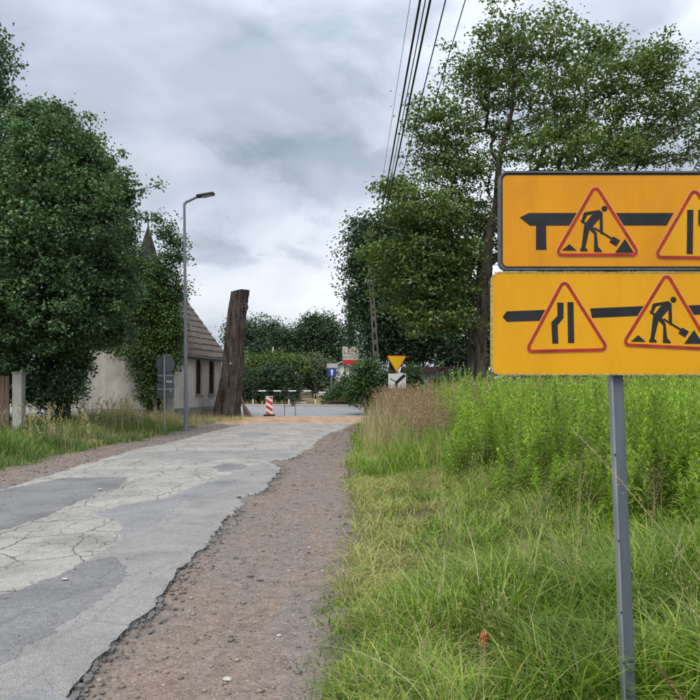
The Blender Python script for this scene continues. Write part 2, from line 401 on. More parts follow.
# crumbled asphalt along the broken right edge, and gravel on the dirt strips
def stones(name, cx, cy, cz, size, flat, mat, label, cat):
    n = len(cx)
    base = np.array([[1, 0, 0], [0.3, 0.95, 0], [-0.8, 0.6, 0], [-0.8, -0.6, 0], [0.3, -0.95, 0], [0.15, 0.1, 0.75], [-0.1, -0.2, -0.7]])
    fs = np.array([[0, 1, 5], [1, 2, 5], [2, 3, 5], [3, 4, 5], [4, 0, 5], [1, 0, 6], [2, 1, 6], [3, 2, 6], [4, 3, 6], [0, 4, 6]])
    v = base[None] * (1 + rng.uniform(-0.35, 0.35, (n, 7, 3)))
    v[:, :, 2] *= flat[:, None]; a = rng.uniform(0, 6.28, n); ca, sa = np.cos(a)[:, None], np.sin(a)[:, None]
    x = v[:, :, 0] * ca - v[:, :, 1] * sa; y = v[:, :, 0] * sa + v[:, :, 1] * ca
    V = np.stack([x, y, v[:, :, 2]], -1) * size[:, None, None] + np.stack([cx, cy, cz], -1)[:, None, :]
    Fc = (fs[None] + (np.arange(n) * 7)[:, None, None]).reshape(-1, 3)
    return tag(link(name, np_mesh(name, V.reshape(-1, 3), [Fc]), mat), label, cat, kind='stuff')
n = 2600
cy = 1.5 + rng.uniform(0, 1, n) ** 1.6 * 15; cx = np.interp(cy, ys, e_r) - 0.01 + 0.22 * rng.uniform(0, 1, n) ** 2.2; size = np.clip(rng.lognormal(-4.75, 0.5, n), 0.004, 0.022)
stones('asphalt_rubble', cx, cy, size * 0.2, size, rng.uniform(0.4, 0.8, n), MAT['rubble'], 'dark crumbled asphalt along the broken right road edge', 'rubble')
rc_ = random.Random(77); yy_ = 1.6
while yy_ < 13.5:                                   # broken pieces that have come off the edge
    ln = rc_.uniform(0.03, 0.15) * (1 + yy_ / 20); wd_ = rc_.uniform(0.02, 0.075)
    if vnoise(np.array([yy_ * 0.9]), np.array([0.5]), 60)[0] > -0.25 and rc_.random() < 0.6:
        xc = float(np.interp(yy_ + ln / 2, ys, e_r)) + wd_ / 2 + rc_.uniform(0.004, 0.022); nn = rc_.choice((5, 6, 7)); zt = rc_.uniform(0.004, 0.018); ph = rc_.uniform(0, 6.28)
        ol = [(math.cos(ph + 2 * math.pi * k_ / nn) * wd_ / 2 * rc_.uniform(0.75, 1.2), math.sin(ph + 2 * math.pi * k_ / nn) * ln / 2 * rc_.uniform(0.8, 1.15)) for k_ in range(nn)]
        tl = (rc_.uniform(-0.10, 0.25), rc_.uniform(-0.08, 0.08)); q = MB()
        q.add([(xc + a * 0.9, yy_ + ln / 2 + b_ * 0.9, zt - a * tl[0] - b_ * tl[1]) for a, b_ in ol] + [(xc + a * 1.08, yy_ + ln / 2 + b_ * 1.08, -0.03) for a, b_ in ol], [tuple(range(nn))] + [(k_, k_ + nn, (k_ + 1) % nn + nn, (k_ + 1) % nn) for k_ in range(nn)])
        q.build('asphalt_chunk', MAT['chunk'], road)
    yy_ += ln + rc_.uniform(0.0, 0.05)
n = 26000
cy = 1.6 + rng.uniform(0, 1, n) ** 1.8 * 24; er = np.interp(cy, ys, e_r); t = rng.uniform(0, 1, n)
cx = er + 0.03 + t * (0.25 - er); size = np.clip(rng.lognormal(-5.75, 0.75, n), 0.0025, 0.03) * (0.8 + cy * 0.035)
stones('gravel', cx, cy, ground_z(cx, cy) + size * 0.15, size, rng.uniform(0.45, 0.9, n), MAT['stone'], 'loose gravel on the dirt strip beside the road', 'gravel')
n = 4000
cy = 8 + rng.uniform(0, 1, n) ** 1.3 * 20; el = np.interp(cy, ys, e_l); cx = el - 0.02 - rng.uniform(0, 1.1, n); size = np.clip(rng.lognormal(-4.4, 0.4, n), 0.005, 0.04)
stones('gravel', cx, cy, ground_z(cx, cy) + size * 0.15, size, rng.uniform(0.45, 0.9, n), MAT['stone'], 'loose gravel along the left edge of the road', 'gravel')
n = 130
cy = 2 + rng.uniform(0, 1, n) ** 1.5 * 20; cx = np.interp(cy, ys, e_r) - rng.uniform(0.0, 3.7, n) ** 1.2; size = rng.uniform(0.004, 0.014, n)
stones('gravel', cx, cy, np.full(n, ROADZ + 0.014), size, rng.uniform(0.45, 0.9, n), MAT['stone'], 'stray stones scattered on the asphalt', 'gravel')
def pale_stone(px, py, s, label):
    x, y = G(px, py, 0.02); bm = bmesh.new()
    bmesh.ops.create_icosphere(bm, subdivisions=2, radius=s); r = random.Random(px)
    for v in bm.verts: v.co *= r.uniform(0.8, 1.15); v.co.z *= 0.28
    me = bpy.data.meshes.new('stone'); bm.to_mesh(me); bm.free()
    z = ROADZ + 0.012 if x < float(np.interp(y, ys, e_r)) else float(ground_z(np.array(x), np.array(y)))
    o = link('stone', me, MAT['palestone']); o.location = (x, y, z + s * 0.25); tag(o, label, 'stone', 'pale stones')
MAT['palestone'] = simple('pale_limestone', (0.42, 0.39, 0.345), 0.9, 0.2, 20, 0.5, 60)
pale_stone(65, 582, 0.026, 'flat white stone lying on the dark asphalt patch at left')
pale_stone(100, 491, 0.036, 'white stone beside the dark square patch on the road')
pale_stone(279, 634, 0.018, 'small bright stone in the middle of the dirt strip')
pale_stone(227, 676, 0.028, 'flat pinkish white stone low on the dirt strip')

# sandy strip, crossing road, pavement
def sand_z(X, Y):
    e = sstep(28.0, 29.6, Y + 0.5 * vnoise(X * 1.2, Y * 0.5, 12)) * (1 - sstep(34.2, 35.2, Y + 0.25 * vnoise(X * 2, Y, 13)))
    e = e * sstep(-6.6, -5.0, X) * (1 - sstep(1.6, 3.0, X))
    return -0.05 + e * 0.125 + 0.03 * vnoise(X * 2.2, Y * 2.2, 14) * e
tag(grid_mesh('sandy_ground', np.arange(-7, 3.3, 0.15), np.arange(27.4, 35.6, 0.15), sand_z, MAT['sand']), kind='structure')
cx_ = np.array([-200, -60, -30, -15, -7, 0, 7, 15, 30, 60, 200.0])
tag(grid_mesh('crossing_road', cx_, np.array([34.5, 37, 40, 43, 46]), lambda X, Y: H(X, Y) + 0.02, MAT['cross']), kind='structure')
k = MB(); k.box((0, 46.08, 0.21), (400, 0.16, 0.18)); tag(k.build('kerb', MAT['kerb']), kind='structure')
k = MB(); k.box((0, 47.1, 0.2), (400, 1.87, 0.17)); tag(k.build('pavement', MAT['pink']), kind='structure')
tag(grid_mesh('path', np.linspace(-4.6, -2.2, 7), np.linspace(48.1, 62, 20), lambda X, Y: H(X, Y) + 0.03, simple('worn_earth_path', (0.27, 0.25, 0.215), 0.95, 0.2, 2, 0.4, 20)), kind='structure')

# ------------------------------------------------------------------ roadworks sign on its post (foreground right)
SY = 3.0
def S(px, py): return ((px - 350) / F * SY, CAM_H + (HOR - py) / F * SY)
def paint(name, c, dirt=0.18, rough=0.42):
    m = M(name); v = m.mapping((1, 1, 0.35))
    f = m.noise(6, 6, 0.65, 0.3, v); f2 = m.noise(45, 4, 0.7)
    col = m.ramp(f, [(0.28, tuple(x * (1 - dirt) for x in c)), (0.55, c), (0.8, tuple(min(1, x * 1.05) for x in c))])
    col = m.mix(m.ramp(f2, [(0.66, 0.0), (0.78, 0.35)]), col, (0.30, 0.24, 0.12))
    m.bump(m.noise(3, 3), 0.06, 0.02)
    return m.set(col, m.ramp(f, [(0.3, rough + 0.15), (0.7, rough)]), spec=0.3)
MAT['amber'] = paint('amber_reflective_sheet', (0.66, 0.275, 0.004))
MAT['yellow'] = paint('yellow_reflective_sheet', (0.70, 0.335, 0.004), 0.14)
MAT['signblack'] = simple('black_sign_film', (0.016, 0.018, 0.022), 0.5, 0.4, 12)
MAT['signred'] = simple('faded_red_sign_film', (0.34, 0.03, 0.018), 0.45, 0.3, 14)
MAT['galv'] = simple('galvanised_steel', (0.33, 0.35, 0.37), 0.5, 0.25, 9, 0.15, 40, metal=0.5, stretch=(1, 1, 0.3))
MAT['post'] = simple('painted_grey_post', (0.10, 0.122, 0.145), 0.55, 0.2, 4, 0.12, 50, stretch=(3, 3, 0.25))
def rrect(x0, y0, x1, y1, r, n=6):
    """rounded rectangle in photo pixels -> (x,z) on the sign plane"""
    pts = []
    for cx, cy, a0 in ((x1 - r, y0 + r, -90), (x1 - r, y1 - r, 0), (x0 + r, y1 - r, 90), (x0 + r, y0 + r, 180)):
        for k in range(n + 1):
            a = R(a0 + 90 * k / n); pts.append(S(cx + r * math.cos(a), cy + r * math.sin(a)))
    return pts
def rpoly(pts, r, n=5):
    """round the corners of a convex polygon (pixels)"""
    out = []; m_ = len(pts)
    for i in range(m_):
        p0, p, p1 = (Vector(pts[(i + k) % m_]) for k in (-1, 0, 1))
        a, b = (p0 - p).normalized(), (p1 - p).normalized(); half = a.angle(b) / 2
        d = r / math.tan(half); c = p + (a + b).normalized() * r / math.sin(half)
        s, e = p + a * d - c, p + b * d - c
        t = s.angle(e); cr = s.x * e.y - s.y * e.x
        for k in range(n + 1):
            q = s.copy(); an = t * k / n * (1 if cr > 0 else -1)
            q = Vector((s.x * math.cos(an) - s.y * math.sin(an), s.x * math.sin(an) + s.y * math.cos(an))); out.append(tuple(c + q))
    return out
def inset(pts, d):
    c = Vector((sum(p[0] for p in pts) / len(pts), sum(p[1] for p in pts) / len(pts)))
    n_ = len(pts); out = []
    for i in range(n_):
        p0, p, p1 = (Vector(pts[(i + k) % n_]) for k in (-1, 0, 1))
        a, b = (p0 - p).normalized(), (p1 - p).normalized(); s = math.sin(a.angle(b) / 2)
        out.append(tuple(p + (a + b).normalized() * d / s))
    return out
sign = empty('roadworks_sign', (1.22, SY + 0.05, 0.05))
tag(sign, 'amber and yellow roadworks board pair with digging-worker triangles on grey steel post', 'road sign')
so = -Vector(sign.location)
def sprism(name, polys, front, back, mat, parent, bevel=0.0):
    b = MB()
    for q, poly in enumerate(polys):
        b.prism([S(*p) if not isinstance(p, Vector) else tuple(p) for p in poly], SY - front - 0.0001 * q, SY + back)
    b.v = [tuple(Vector(v) + so) for v in b.v]
    return b.build(name, mat, parent, bevel)
def sparts(name, polys, front, mat, parent):
    for q_, poly in enumerate(polys): sprism(name, [poly], front + 0.0001 * q_, 0.0, mat, parent)
def zrect(poly): return [Vector(p) for p in poly]
# post: leaning channel with a folded lip on the left
p_top, p_mid, p_bot = Vector((1.110, SY + 0.05, 2.50)), Vector((1.156, SY + 0.05, 1.647)), Vector((1.224, SY + 0.05, -0.02))
b = MB(); b.beam(p_bot + so, p_mid + so, 0.052, 0.045); b.beam(p_mid + so, p_top + so, 0.052, 0.045)
pst = b.build('post', MAT['post'], sign, 0.004)
b = MB(); off = Vector((-0.0275, -0.014, 0)); b.beam(p_bot + so + off, p_mid + so + off + Vector((0, 0, -0.004)), 0.011, 0.036)
b.build('post_flange', MAT['galv'], pst, 0.002)
for zz in (1.30, 0.93, 0.62, 0.4):
    x = float(np.interp(zz, [-0.02, 1.647], [1.224, 1.156])) - 0.0275
    b = MB(); b.tube([Vector((x, SY + 0.012, zz)) + so, Vector((x, SY + 0.020, zz)) + so], 0.0035, 8); b.build('bolt_hole', MAT['signblack'], pst)
for zz in (2.38, 2.2, 1.98, 1.75):
    b = MB(); b.box(Vector((1.14, SY + 0.05, zz)) + so, (0.10, 0.075, 0.035)); b.build('clamp', MAT['galv'], sign, 0.004)
def tri(name_parent, poly, mat, z):
    outer = rpoly(poly, 5.2); inner = inset(outer, 3.0); halo = inset(outer, -0.9)
    sprism('triangle_face', [outer], z, 0.001, mat, name_parent)
    sprism('triangle_outline', [halo], z - 0.0008, 0.001, MAT['edge_pale'], name_parent)
    n_ = len(outer)
    b = MB()
    A = [S(*p) for p in outer]; B = [S(*p) for p in inner]
    vv = [(x, SY - z - 0.0012, zz) for x, zz in A + B] + [(x, SY, zz) for x, zz in A + B]
    fs = []
    for i in range(n_):
        j = (i + 1) % n_
        fs += [(i, j, j + n_, i + n_), (i, i + 2 * n_, j + 2 * n_, j), (i + n_, j + n_, j + 3 * n_, i + 3 * n_)]
    b.add([Vector(v) + so for v in vv], fs)
    b.build('triangle_border', MAT['signred'], name_parent)
MAT['edge_pale'] = paint('pale_orange_edge', (0.62, 0.33, 0.10))
def Z4(pts, dx=0.0, dy=0.0): return [(590 + x / 5.836 + dx, 265 + y / 5.836 + dy) for x, y in pts]
def circ(cx, cy, r, n=20): return [(cx + r * math.cos(2 * math.pi * k / n), cy + r * math.sin(2 * math.pi * k / n)) for k in range(n)]
WORKER = [circ(485, 203, 17), [(370, 292), (412, 240), (455, 211), (473, 225), (468, 248), (416, 308), (398, 320)],
          [(364, 228), (372, 224), (455, 211), (460, 227), (384, 241), (366, 280), (352, 274)], [(345, 268), (376, 283), (370, 292), (352, 284)],
          [(456, 222), (474, 228), (477, 346), (468, 353), (458, 340)], [(368, 292), (402, 306), (373, 430), (388, 445), (385, 451), (345, 451), (343, 440), (352, 425)],
          [(386, 312), (412, 298), (440, 345), (448, 425), (470, 450), (468, 456), (424, 454), (426, 352)], [(424, 319), (429, 311), (531, 374), (526, 383)],
          [(535, 365), (575, 388), (553, 422), (514, 398)], [(605, 380), (655, 459), (548, 459)], [(280, 410), (322, 447), (238, 446)]]
def worker(parent, dx, dy):
    sprism('worker_symbol', [Z4(p, dx, dy) for p in WORKER], 0.0035, 0.0, MAT['signblack'], parent)
# upper board
top = sprism('sign_panel', [zrect(rrect(502, 174.5, 757, 267, 5.5))], 0.0, 0.012, MAT['amber'], sign); tag(top, 'upper amber board with black rim and side-road arrow')
def ring(name, a, b_, front, back, mat, parent):
    n_ = len(a); b = MB()
    vv = [(x, SY - front, z) for x, z in a + b_] + [(x, SY + back, z) for x, z in a + b_]; fs = []
    for i in range(n_):
        j = (i + 1) % n_
        fs += [(i, j, j + n_, i + n_), (i, i + 2 * n_, j + 2 * n_, j), (i + n_, j + n_, j + 3 * n_, i + 3 * n_), (i + 2 * n_, i + 3 * n_, j + 3 * n_, j + 2 * n_)]
    b.add([Vector(v) + so for v in vv], fs); return b.build(name, mat, parent)
ring('black_rim', rrect(500.4, 172.8, 758.6, 268.8, 7), rrect(502.6, 175.1, 756.4, 266.4, 5), 0.001, 0.010, MAT['signblack'], top)
ring('metal_rim', rrect(499.0, 171.3, 759.8, 270.2, 8.6), rrect(500.9, 173.2, 758.2, 268.4, 6.6), 0.006, 0.03, simple('dull_rim_metal', (0.11, 0.115, 0.12), 0.5, 0.3, 20, metal=0.4), top)
sparts('arrow_symbol', [[(519.5, 217.5), (529, 213), (572, 213), (583, 213), (573, 225.6), (530, 225.8)], [(536, 225), (546, 225), (546.5, 249.8), (536, 249.8)],
                        [(612, 213), (673.5, 213), (666.5, 225.5), (620, 225.5)], [(728, 213), (757, 213), (757, 225), (722, 225)]], 0.0008, MAT['signblack'], top)
tri(top, [(595.2, 182.5), (637.5 + 4.5, 256.5), (553.0, 256.5)], MAT['amber'], 0.0022); worker(top, -68.9, -91.0)
tri(top, [(694.3, 185.5), (738.5, 259.8), (652.2, 258.6)], MAT['yellow'], 0.0022)
sprism('lane_symbol', [[(687, 210), (693, 210), (692.4, 254.3), (686.4, 254)], [(698, 210), (704, 210), (704.2, 222), (710, 229), (710, 254.5), (704, 254.5), (704, 232), (698, 225)]], 0.0035, 0.0, MAT['signblack'], top)
# lower board
low = sprism('sign_panel', [zrect(rrect(492.4, 272.5, 752, 374, 8))], 0.0, 0.012, MAT['yellow'], sign); tag(low, 'lower yellow board with narrowing-lane triangle')
ring('metal_rim', rrect(491.0, 271.6, 753.4, 375.2, 9.5), rrect(492.8, 273.2, 751.6, 373.4, 7.6), 0.0012, 0.02, simple('chipped_yellow_edge', (0.42, 0.30, 0.10), 0.6, 0.5, 60), low)
sparts('arrow_symbol', [[(502.5, 317), (506.8, 311.3), (546, 309.8), (541, 320.8), (507, 321.9)], [(590, 308.4), (645, 306), (640, 315.8), (592, 317.9)], [(688, 305.4), (752, 303), (752, 313), (691, 314.8)]], 0.0008, MAT['signblack'], low)
tri(low, [(564, 276.8), (610.5, 351.0), (523.5, 353.0)], MAT['yellow'], 0.0022)
z3 = lambda pts: [(485 + x / 5.836, 265 + y / 5.836) for x, y in pts]
sprism('lane_symbol', [z3([(480, 217), (515, 217), (520, 455), (483, 455)]), z3([(420, 220), (457, 220), (457, 308), (423, 350), (427, 458), (392, 458), (386, 335), (422, 296)])], 0.0035, 0.0, MAT['signblack'], low)
tri(low, [(666.5, 270.5), (713.5, 350.5), (620.0, 346.0)], MAT['yellow'], 0.0022); worker(low, 0, 0)

# ------------------------------------------------------------------ chapel
MAT['plaster'] = M('dirty_white_plaster')
m = MAT['plaster']; sx = m.n('ShaderNodeSeparateXYZ'); m.l(m.tc, sx.inputs[0])
f = m.noise(1.4, 6, 0.6, 0.3); f2 = m.noise(5, 5, 0.6, 0, m.mapping((1, 1, 0.15)))
c = m.ramp(f, [(0.3, (0.42, 0.39, 0.345)), (0.6, (0.56, 0.53, 0.48)), (0.8, (0.63, 0.605, 0.56))])
c = m.mix(0.6, c, m.ramp(f2, [(0.3, 0.72), (0.6, 1.0)]), 'MULTIPLY'); m.bump(m.noise(60, 4), 0.3, 0.01)
MAT['plaster'] = m.set(c, 0.9, spec=0.2)
MAT['plinth'] = simple('rough_stone_plinth', (0.24, 0.23, 0.215), 0.95, 0.5, 6, 1.0, 9)
MAT['shingle'] = simple('weathered_roof_shingle', (0.125, 0.098, 0.082), 0.9, 0.5, 4, 0.9, 16, stretch=(1, 3, 1))
MAT['darkwood'] = simple('dark_brown_wood', (0.06, 0.035, 0.028), 0.6, 0.4, 8)
MAT['darkmetal'] = simple('dark_sheet_metal', (0.05, 0.052, 0.055), 0.5, 0.3, 6, metal=0.4)
MAT['pane'] = simple('dark_window_glass', (0.035, 0.03, 0.033), 0.12, 0.3, 3, spec=0.6)
ang = -math.atan2(1.1, 5.3)
ch = empty('chapel', (-10.10, 31.49, 0.0), ang)
tag(ch, 'small white chapel with steep shingled roof, turret and arched windows behind ivy', 'chapel')
W, L, EZ, RZ = 2.4, 5.4, 3.3, 6.45
win_y = [(2.55, 0.72), (4.1, 0.72)]; wz0, wz1 = 1.15, 2.55
def arch(cy, w, z0, z1, n=10, grow=0.0):
    pts = [(cy + w / 2 + grow, z0 - grow), (cy + w / 2 + grow, z1)]
    pts += [(cy + (w / 2 + grow) * math.cos(math.pi * k / n), z1 + (w / 2 + grow) * 0.9 * math.sin(math.pi * k / n)) for k in range(1, n)]
    return pts + [(cy - w / 2 - grow, z1), (cy - w / 2 - grow, z0 - grow)]
# right (road side) wall with true arched openings
def wall_right():
    bm = bmesh.new(); loops = [[(0.0, 0.1), (L, 0.1), (L, EZ), (0.0, EZ)]] + [arch(cy, w, wz0, wz1) for cy, w in win_y]
    ed = []
    for lp_ in loops:
        vv = [bm.verts.new((W, y, z)) for y, z in lp_]
        ed += [bm.edges.new((vv[i], vv[(i + 1) % len(vv)])) for i in range(len(vv))]
    bmesh.ops.triangle_fill(bm, use_beauty=True, edges=ed, normal=(1, 0, 0))
    r = bmesh.ops.extrude_face_region(bm, geom=list(bm.faces))
    for v in (g for g in r['geom'] if isinstance(g, bmesh.types.BMVert)): v.co.x -= 0.35
    bmesh.ops.recalc_face_normals(bm, faces=bm.faces)
    me = bpy.data.meshes.new('wall'); bm.to_mesh(me); bm.free(); return link('wall', me, MAT['plaster'], ch)
wall_right()
b = MB(); b.prism([(-W, 0.1), (W - 0.352, 0.1), (W - 0.352, EZ), (0, RZ - 0.12), (-W, EZ)], 0.0, 0.35); b.build('gable_wall', MAT['plaster'], ch)
b = MB(); b.prism([(-W, 0.1), (W - 0.352, 0.1), (W - 0.352, EZ), (0, RZ - 0.12), (-W, EZ)], L - 0.35, L); b.build('gable_wall', MAT['plaster'], ch)
b = MB(); b.box((-W + 0.175, L / 2, 1.7), (0.35, L - 0.72, 3.2)); b.build('wall', MAT['plaster'], ch)
for x0 in (-W + 0.16, W - 0.16):
    b = MB(); b.box((x0, -0.06, 1.72), (0.34, 0.13, 3.14)); b.build('corner_pilaster', MAT['plaster'], ch)
b = MB(); b.box((W + 0.03, L / 2, 0.22), (0.10, L + 0.16, 0.66)); b.box((0, -0.03, 0.22), (2 * W, 0.1, 0.6)); b.build('plinth', MAT['plinth'], ch, 0.03)
r_ = random.Random(3)
for cy, w in win_y:
    wd = MB(); wd.prism([(p[0], p[1]) for p in arch(cy, w + 0.0, wz0, wz1)], 0, 0.02)
    wd.v = [(W - 0.16 + y, x, z) for x, y, z in wd.v]; wn_ = wd.build('window', MAT['pane'], ch)
    A, B = arch(cy, w, wz0, wz1, grow=-0.004), arch(cy, w, wz0, wz1, grow=-0.075); n_ = len(A)
    fr = MB(); vv = [(W - 0.07, y, z) for y, z in A + B] + [(W - 0.15, y, z) for y, z in A + B]; fs = []
    for i in range(n_):
        j = (i + 1) % n_; fs += [(i, j, j + n_, i + n_), (i + n_, j + n_, j + 3 * n_, i + 3 * n_), (i, i + 2 * n_, j + 2 * n_, j)]
    fr.add(vv, fs); fr.build('frame', MAT['darkwood'], wn_)
    for dy in (-0.12, 0.12):
        q = MB(); q.box((W - 0.12, cy + dy, (wz0 + wz1) / 2 + 0.12), (0.03, 0.03, wz1 - wz0 + 0.35)); q.build('glazing_bar', MAT['darkwood'], wn_)
    for zz in (1.5, 1.9, 2.3, 2.62):
        q = MB(); q.box((W - 0.125, cy, zz), (0.028, w - 0.12, 0.028)); q.build('glazing_bar', MAT['darkwood'], wn_)
    q = MB(); q.box((W + 0.03, cy, wz0 - 0.05), (0.10, w + 0.14, 0.06)); q.build('sill', MAT['plinth'], wn_)
    q = MB(); ar = arch(cy, w, wz0, wz1, grow=0.0); 
# roof: courses of shingles, each course a real step
rf = MB(); oh = 0.28; slope = (RZ - EZ) / W
for s in (-1, 1):
    rf.add([(s * (W + oh), -oh, EZ - oh * slope - 0.05), (s * (W + oh), L + oh, EZ - oh * slope - 0.05), (0, L + oh, RZ - 0.05), (0, -oh, RZ - 0.05),
            (s * (W + oh), -oh, EZ - oh * slope - 0.14), (s * (W + oh), L + oh, EZ - oh * slope - 0.14), (0, L + oh, RZ - 0.16), (0, -oh, RZ - 0.16)],
           [(0, 1, 2, 3), (4, 5, 6, 7), (0, 1, 5, 4), (1, 2, 6, 5), (0, 3, 7, 4)])
roof = rf.build('roof', MAT['darkwood'], ch)
NC = 11
for s in (-1, 1):
    for i in range(NC):
        t0, t1 = i / NC, (i + 1.15) / NC; t1 = min(t1, 1.0)
        def rpt(t, lift): x = s * (W + oh) * (1 - t); return x, RZ - abs(x) * slope + lift
        q = MB(); L0 = -oh - 0.02; L1 = L + oh + 0.02; ns = 14; vs_ = []; 
        for k in range(ns + 1):
            y = L0 + (L1 - L0) * k / ns; j1 = r_.uniform(-0.012, 0.02)
            (xa, za), (xb, zb) = rpt(t0 - 0.006 + j1 * 0.3, 0.075 + j1), rpt(t1, 0.01)
            vs_ += [(xa, y, za), (xb, y, zb), (xa, y, za - 0.085)]
        fs = []
        for k in range(ns):
            a = k * 3; fs += [(a, a + 1, a + 4, a + 3), (a, a + 3, a + 5, a + 2)]
        fs += [(0, 2, 1), (ns * 3, ns * 3 + 1, ns * 3 + 2)]
        q.add(vs_, fs); q.build('shingle_course', MAT['shingle'], roof)
q = MB(); q.tube([(0, -oh - 0.03, RZ + 0.02), (0, L + oh + 0.03, RZ + 0.02)], 0.09, 8); q.build('ridge_cap', MAT['shingle'], roof)
q = MB(); q.tube([(W + oh + 0.05, -oh, EZ - oh * slope - 0.06), (W + oh + 0.05, L + oh + 0.1, EZ - oh * slope - 0.08)], 0.065, 10); q.build('gutter', MAT['darkmetal'], ch)
q = MB(); q.tube([(W + oh + 0.05, L + oh, EZ - oh * slope - 0.1), (W + 0.2, L + 0.15, EZ - 0.75), (W + 0.12, L + 0.08, EZ - 0.9), (W + 0.12, L + 0.08, 0.1)], 0.05, 8); q.build('downpipe', MAT['darkmetal'], ch)
tu = MB(); tu.box((0.05, 2.0, 6.5), (1.1, 1.1, 1.5)); turret = tu.build('turret', MAT['darkwood'], ch)
sp = MB()
for i, (z0, z1, r0, r1) in enumerate([(7.0, 7.5, 0.82, 0.55), (7.5, 8.1, 0.56, 0.36), (8.1, 8.65, 0.37, 0.19), (8.65, 9.15, 0.2, 0.03)]):
    sp.tube([(0.05, 2.0, z0), (0.05, 2.0, z1)], [r0, r1], 8)
sp.build('spire', simple('dark_spire_shingle', (0.032, 0.032, 0.028), 0.9, 0.4, 5, 0.8, 16), turret)
cr = MB(); cr.beam((0.05, 2.0, 9.1), (0.05, 2.0, 9.72), 0.045); cr.beam((-0.12, 2.0, 9.5), (0.22, 2.0, 9.5), 0.045); cr.build('cross', MAT['darkmetal'], turret)

# ------------------------------------------------------------------ street lamp
MAT['lampgrey'] = simple('lamp_grey_paint', (0.17, 0.19, 0.21), 0.5, 0.15, 3, stretch=(1, 1, 0.3))
lb = G(187, 432); lamp = empty('street_lamp', (P(186, 432, 24).x, 24, 0.15)); tag(lamp, 'tall grey street lamp with LED head on a bent arm beside the road', 'street lamp')
o = Vector(lamp.location); tp = P(184.3, 203, 24) - o
q = MB(); q.tube([(0, 0, -0.2), (0, 0, 1.4)], [0.082, 0.078], 12); q.tube([(0, 0, 1.4), (tp.x * 0.4, 0, 4), (tp.x, 0, tp.z)], [0.062, 0.055, 0.042], 12); q.build('pole', MAT['lampgrey'], lamp, smooth=False)
q = MB(); ap = P(198, 196.5, 24) - o; q.tube([tp - Vector((0, 0, 0.1)), tp + Vector((0.06, 0, 0.03)), ap], 0.045, 10); q.build('arm', MAT['lampgrey'], lamp)
hd = P(214.5, 193.5, 24) - o
q = MB(); dv = (hd - ap); q.beam(ap + Vector((-0.05, 0, 0.0)), hd, 0.26, 0.09); hobj = q.build('lamp_head', MAT['darkmetal'], lamp, 0.025)
q = MB(); q.beam(ap + dv * 0.25 + Vector((0.02, 0, -0.055)), hd + Vector((-0.06, 0, -0.055)), 0.2, 0.015); q.build('lens', simple('lamp_lens', (0.4, 0.4, 0.4), 0.3), hobj)
q = MB(); q.box((0.0, -0.078, 0.75), (0.09, 0.02, 0.42)); q.build('access_door', MAT['lampgrey'], lamp, 0.004)

# ------------------------------------------------------------------ sign backs at the left verge
sb = empty('sign_cluster', (P(164.5, 400, 23).x, 23, 0.15)); tag(sb, 'round and square grey sign backs on a thin pole at left verge', 'road sign')
o = Vector(sb.location)
MAT['signback'] = simple('dull_sign_back', (0.10, 0.105, 0.115), 0.6, 0.2, 5, metal=0.2)
q = MB(); q.tube([(0, 0, -0.2), Vector((P(164.3, 355, 23) - o))], 0.03, 10); q.build('pole', MAT['galv'], sb)
cc = P(165, 364, 23) - o
q = MB(); q.tube([cc + Vector((0, 0.04, 0)), cc + Vector((0, 0.075, 0))], 0.31, 28); q.build('round_plate', MAT['signback'], sb)
for (x0, y0, x1, y1) in ((157, 372.5, 173.3, 382), (156.2, 383.3, 173.8, 398.2)):
    a, c_ = P(x0, y0, 23) - o, P(x1, y1, 23) - o
    q = MB(); q.box(((a.x + c_.x) / 2, 0.055, (a.z + c_.z) / 2), (c_.x - a.x, 0.03, a.z - c_.z)); pl = q.build('plate', MAT['signback'], sb, 0.006)
    q = MB(); q.box(((a.x + c_.x) / 2, 0.03, (a.z + c_.z) / 2 + 0.05), (c_.x - a.x - 0.05, 0.02, 0.04)); q.build('stiffener', MAT['galv'], pl)
a = P(169, 381.6, 23) - o; q = MB(); q.box((a.x, 0.034, a.z), (0.2, 0.006, 0.07)); q.build('sticker', simple('pale_sticker', (0.45, 0.46, 0.47), 0.5), sb)
a = P(170.5, 391, 23) - o; q = MB(); q.box((a.x, 0.034, a.z), (0.05, 0.006, 0.05)); q.build('sticker', bpy.data.materials['pale_sticker'], sb)

# ------------------------------------------------------------------ gate pillar and fence at the left edge
gp = empty('gate_pillar', (P(19, 400, 20).x, 20, 0.15)); tag(gp, 'pale square concrete gate pillar standing in grass at far left', 'pillar')
MAT['pillar'] = simple('stained_concrete', (0.44, 0.43, 0.40), 0.9, 0.25, 4, 0.4, 40, stretch=(1, 1, 0.3))
q = MB(); q.box((0, 0, 0.86), (0.27, 0.27, 1.85)); q.build('shaft', MAT['pillar'], gp, 0.015)
q = MB(); q.box((0, 0, 1.80), (0.31, 0.31, 0.05)); q.build('cap', MAT['pillar'], gp, 0.012)
fe = empty('board_fence', (P(19, 400, 20).x - 0.2, 20, 0.15)); tag(fe, 'brown weathered board fence running left from the concrete pillar', 'fence')
MAT['fence'] = simple('weathered_brown_board', (0.15, 0.095, 0.07), 0.9, 0.4, 6, 0.6, 30, stretch=(1, 1, 0.15))
r_ = random.Random(5)
for k in range(28):
    q = MB(); q.box((-0.14 - k * 0.135, 0.0, 0.84 + r_.uniform(-0.03, 0.03)), (0.12, 0.025, 1.72)); q.build('board', MAT['fence'], fe, 0.003)
for zz in (0.35, 1.4):
    q = MB(); q.box((-1.95, 0.045, zz), (3.9, 0.05, 0.09)); q.build('rail', MAT['fence'], fe)

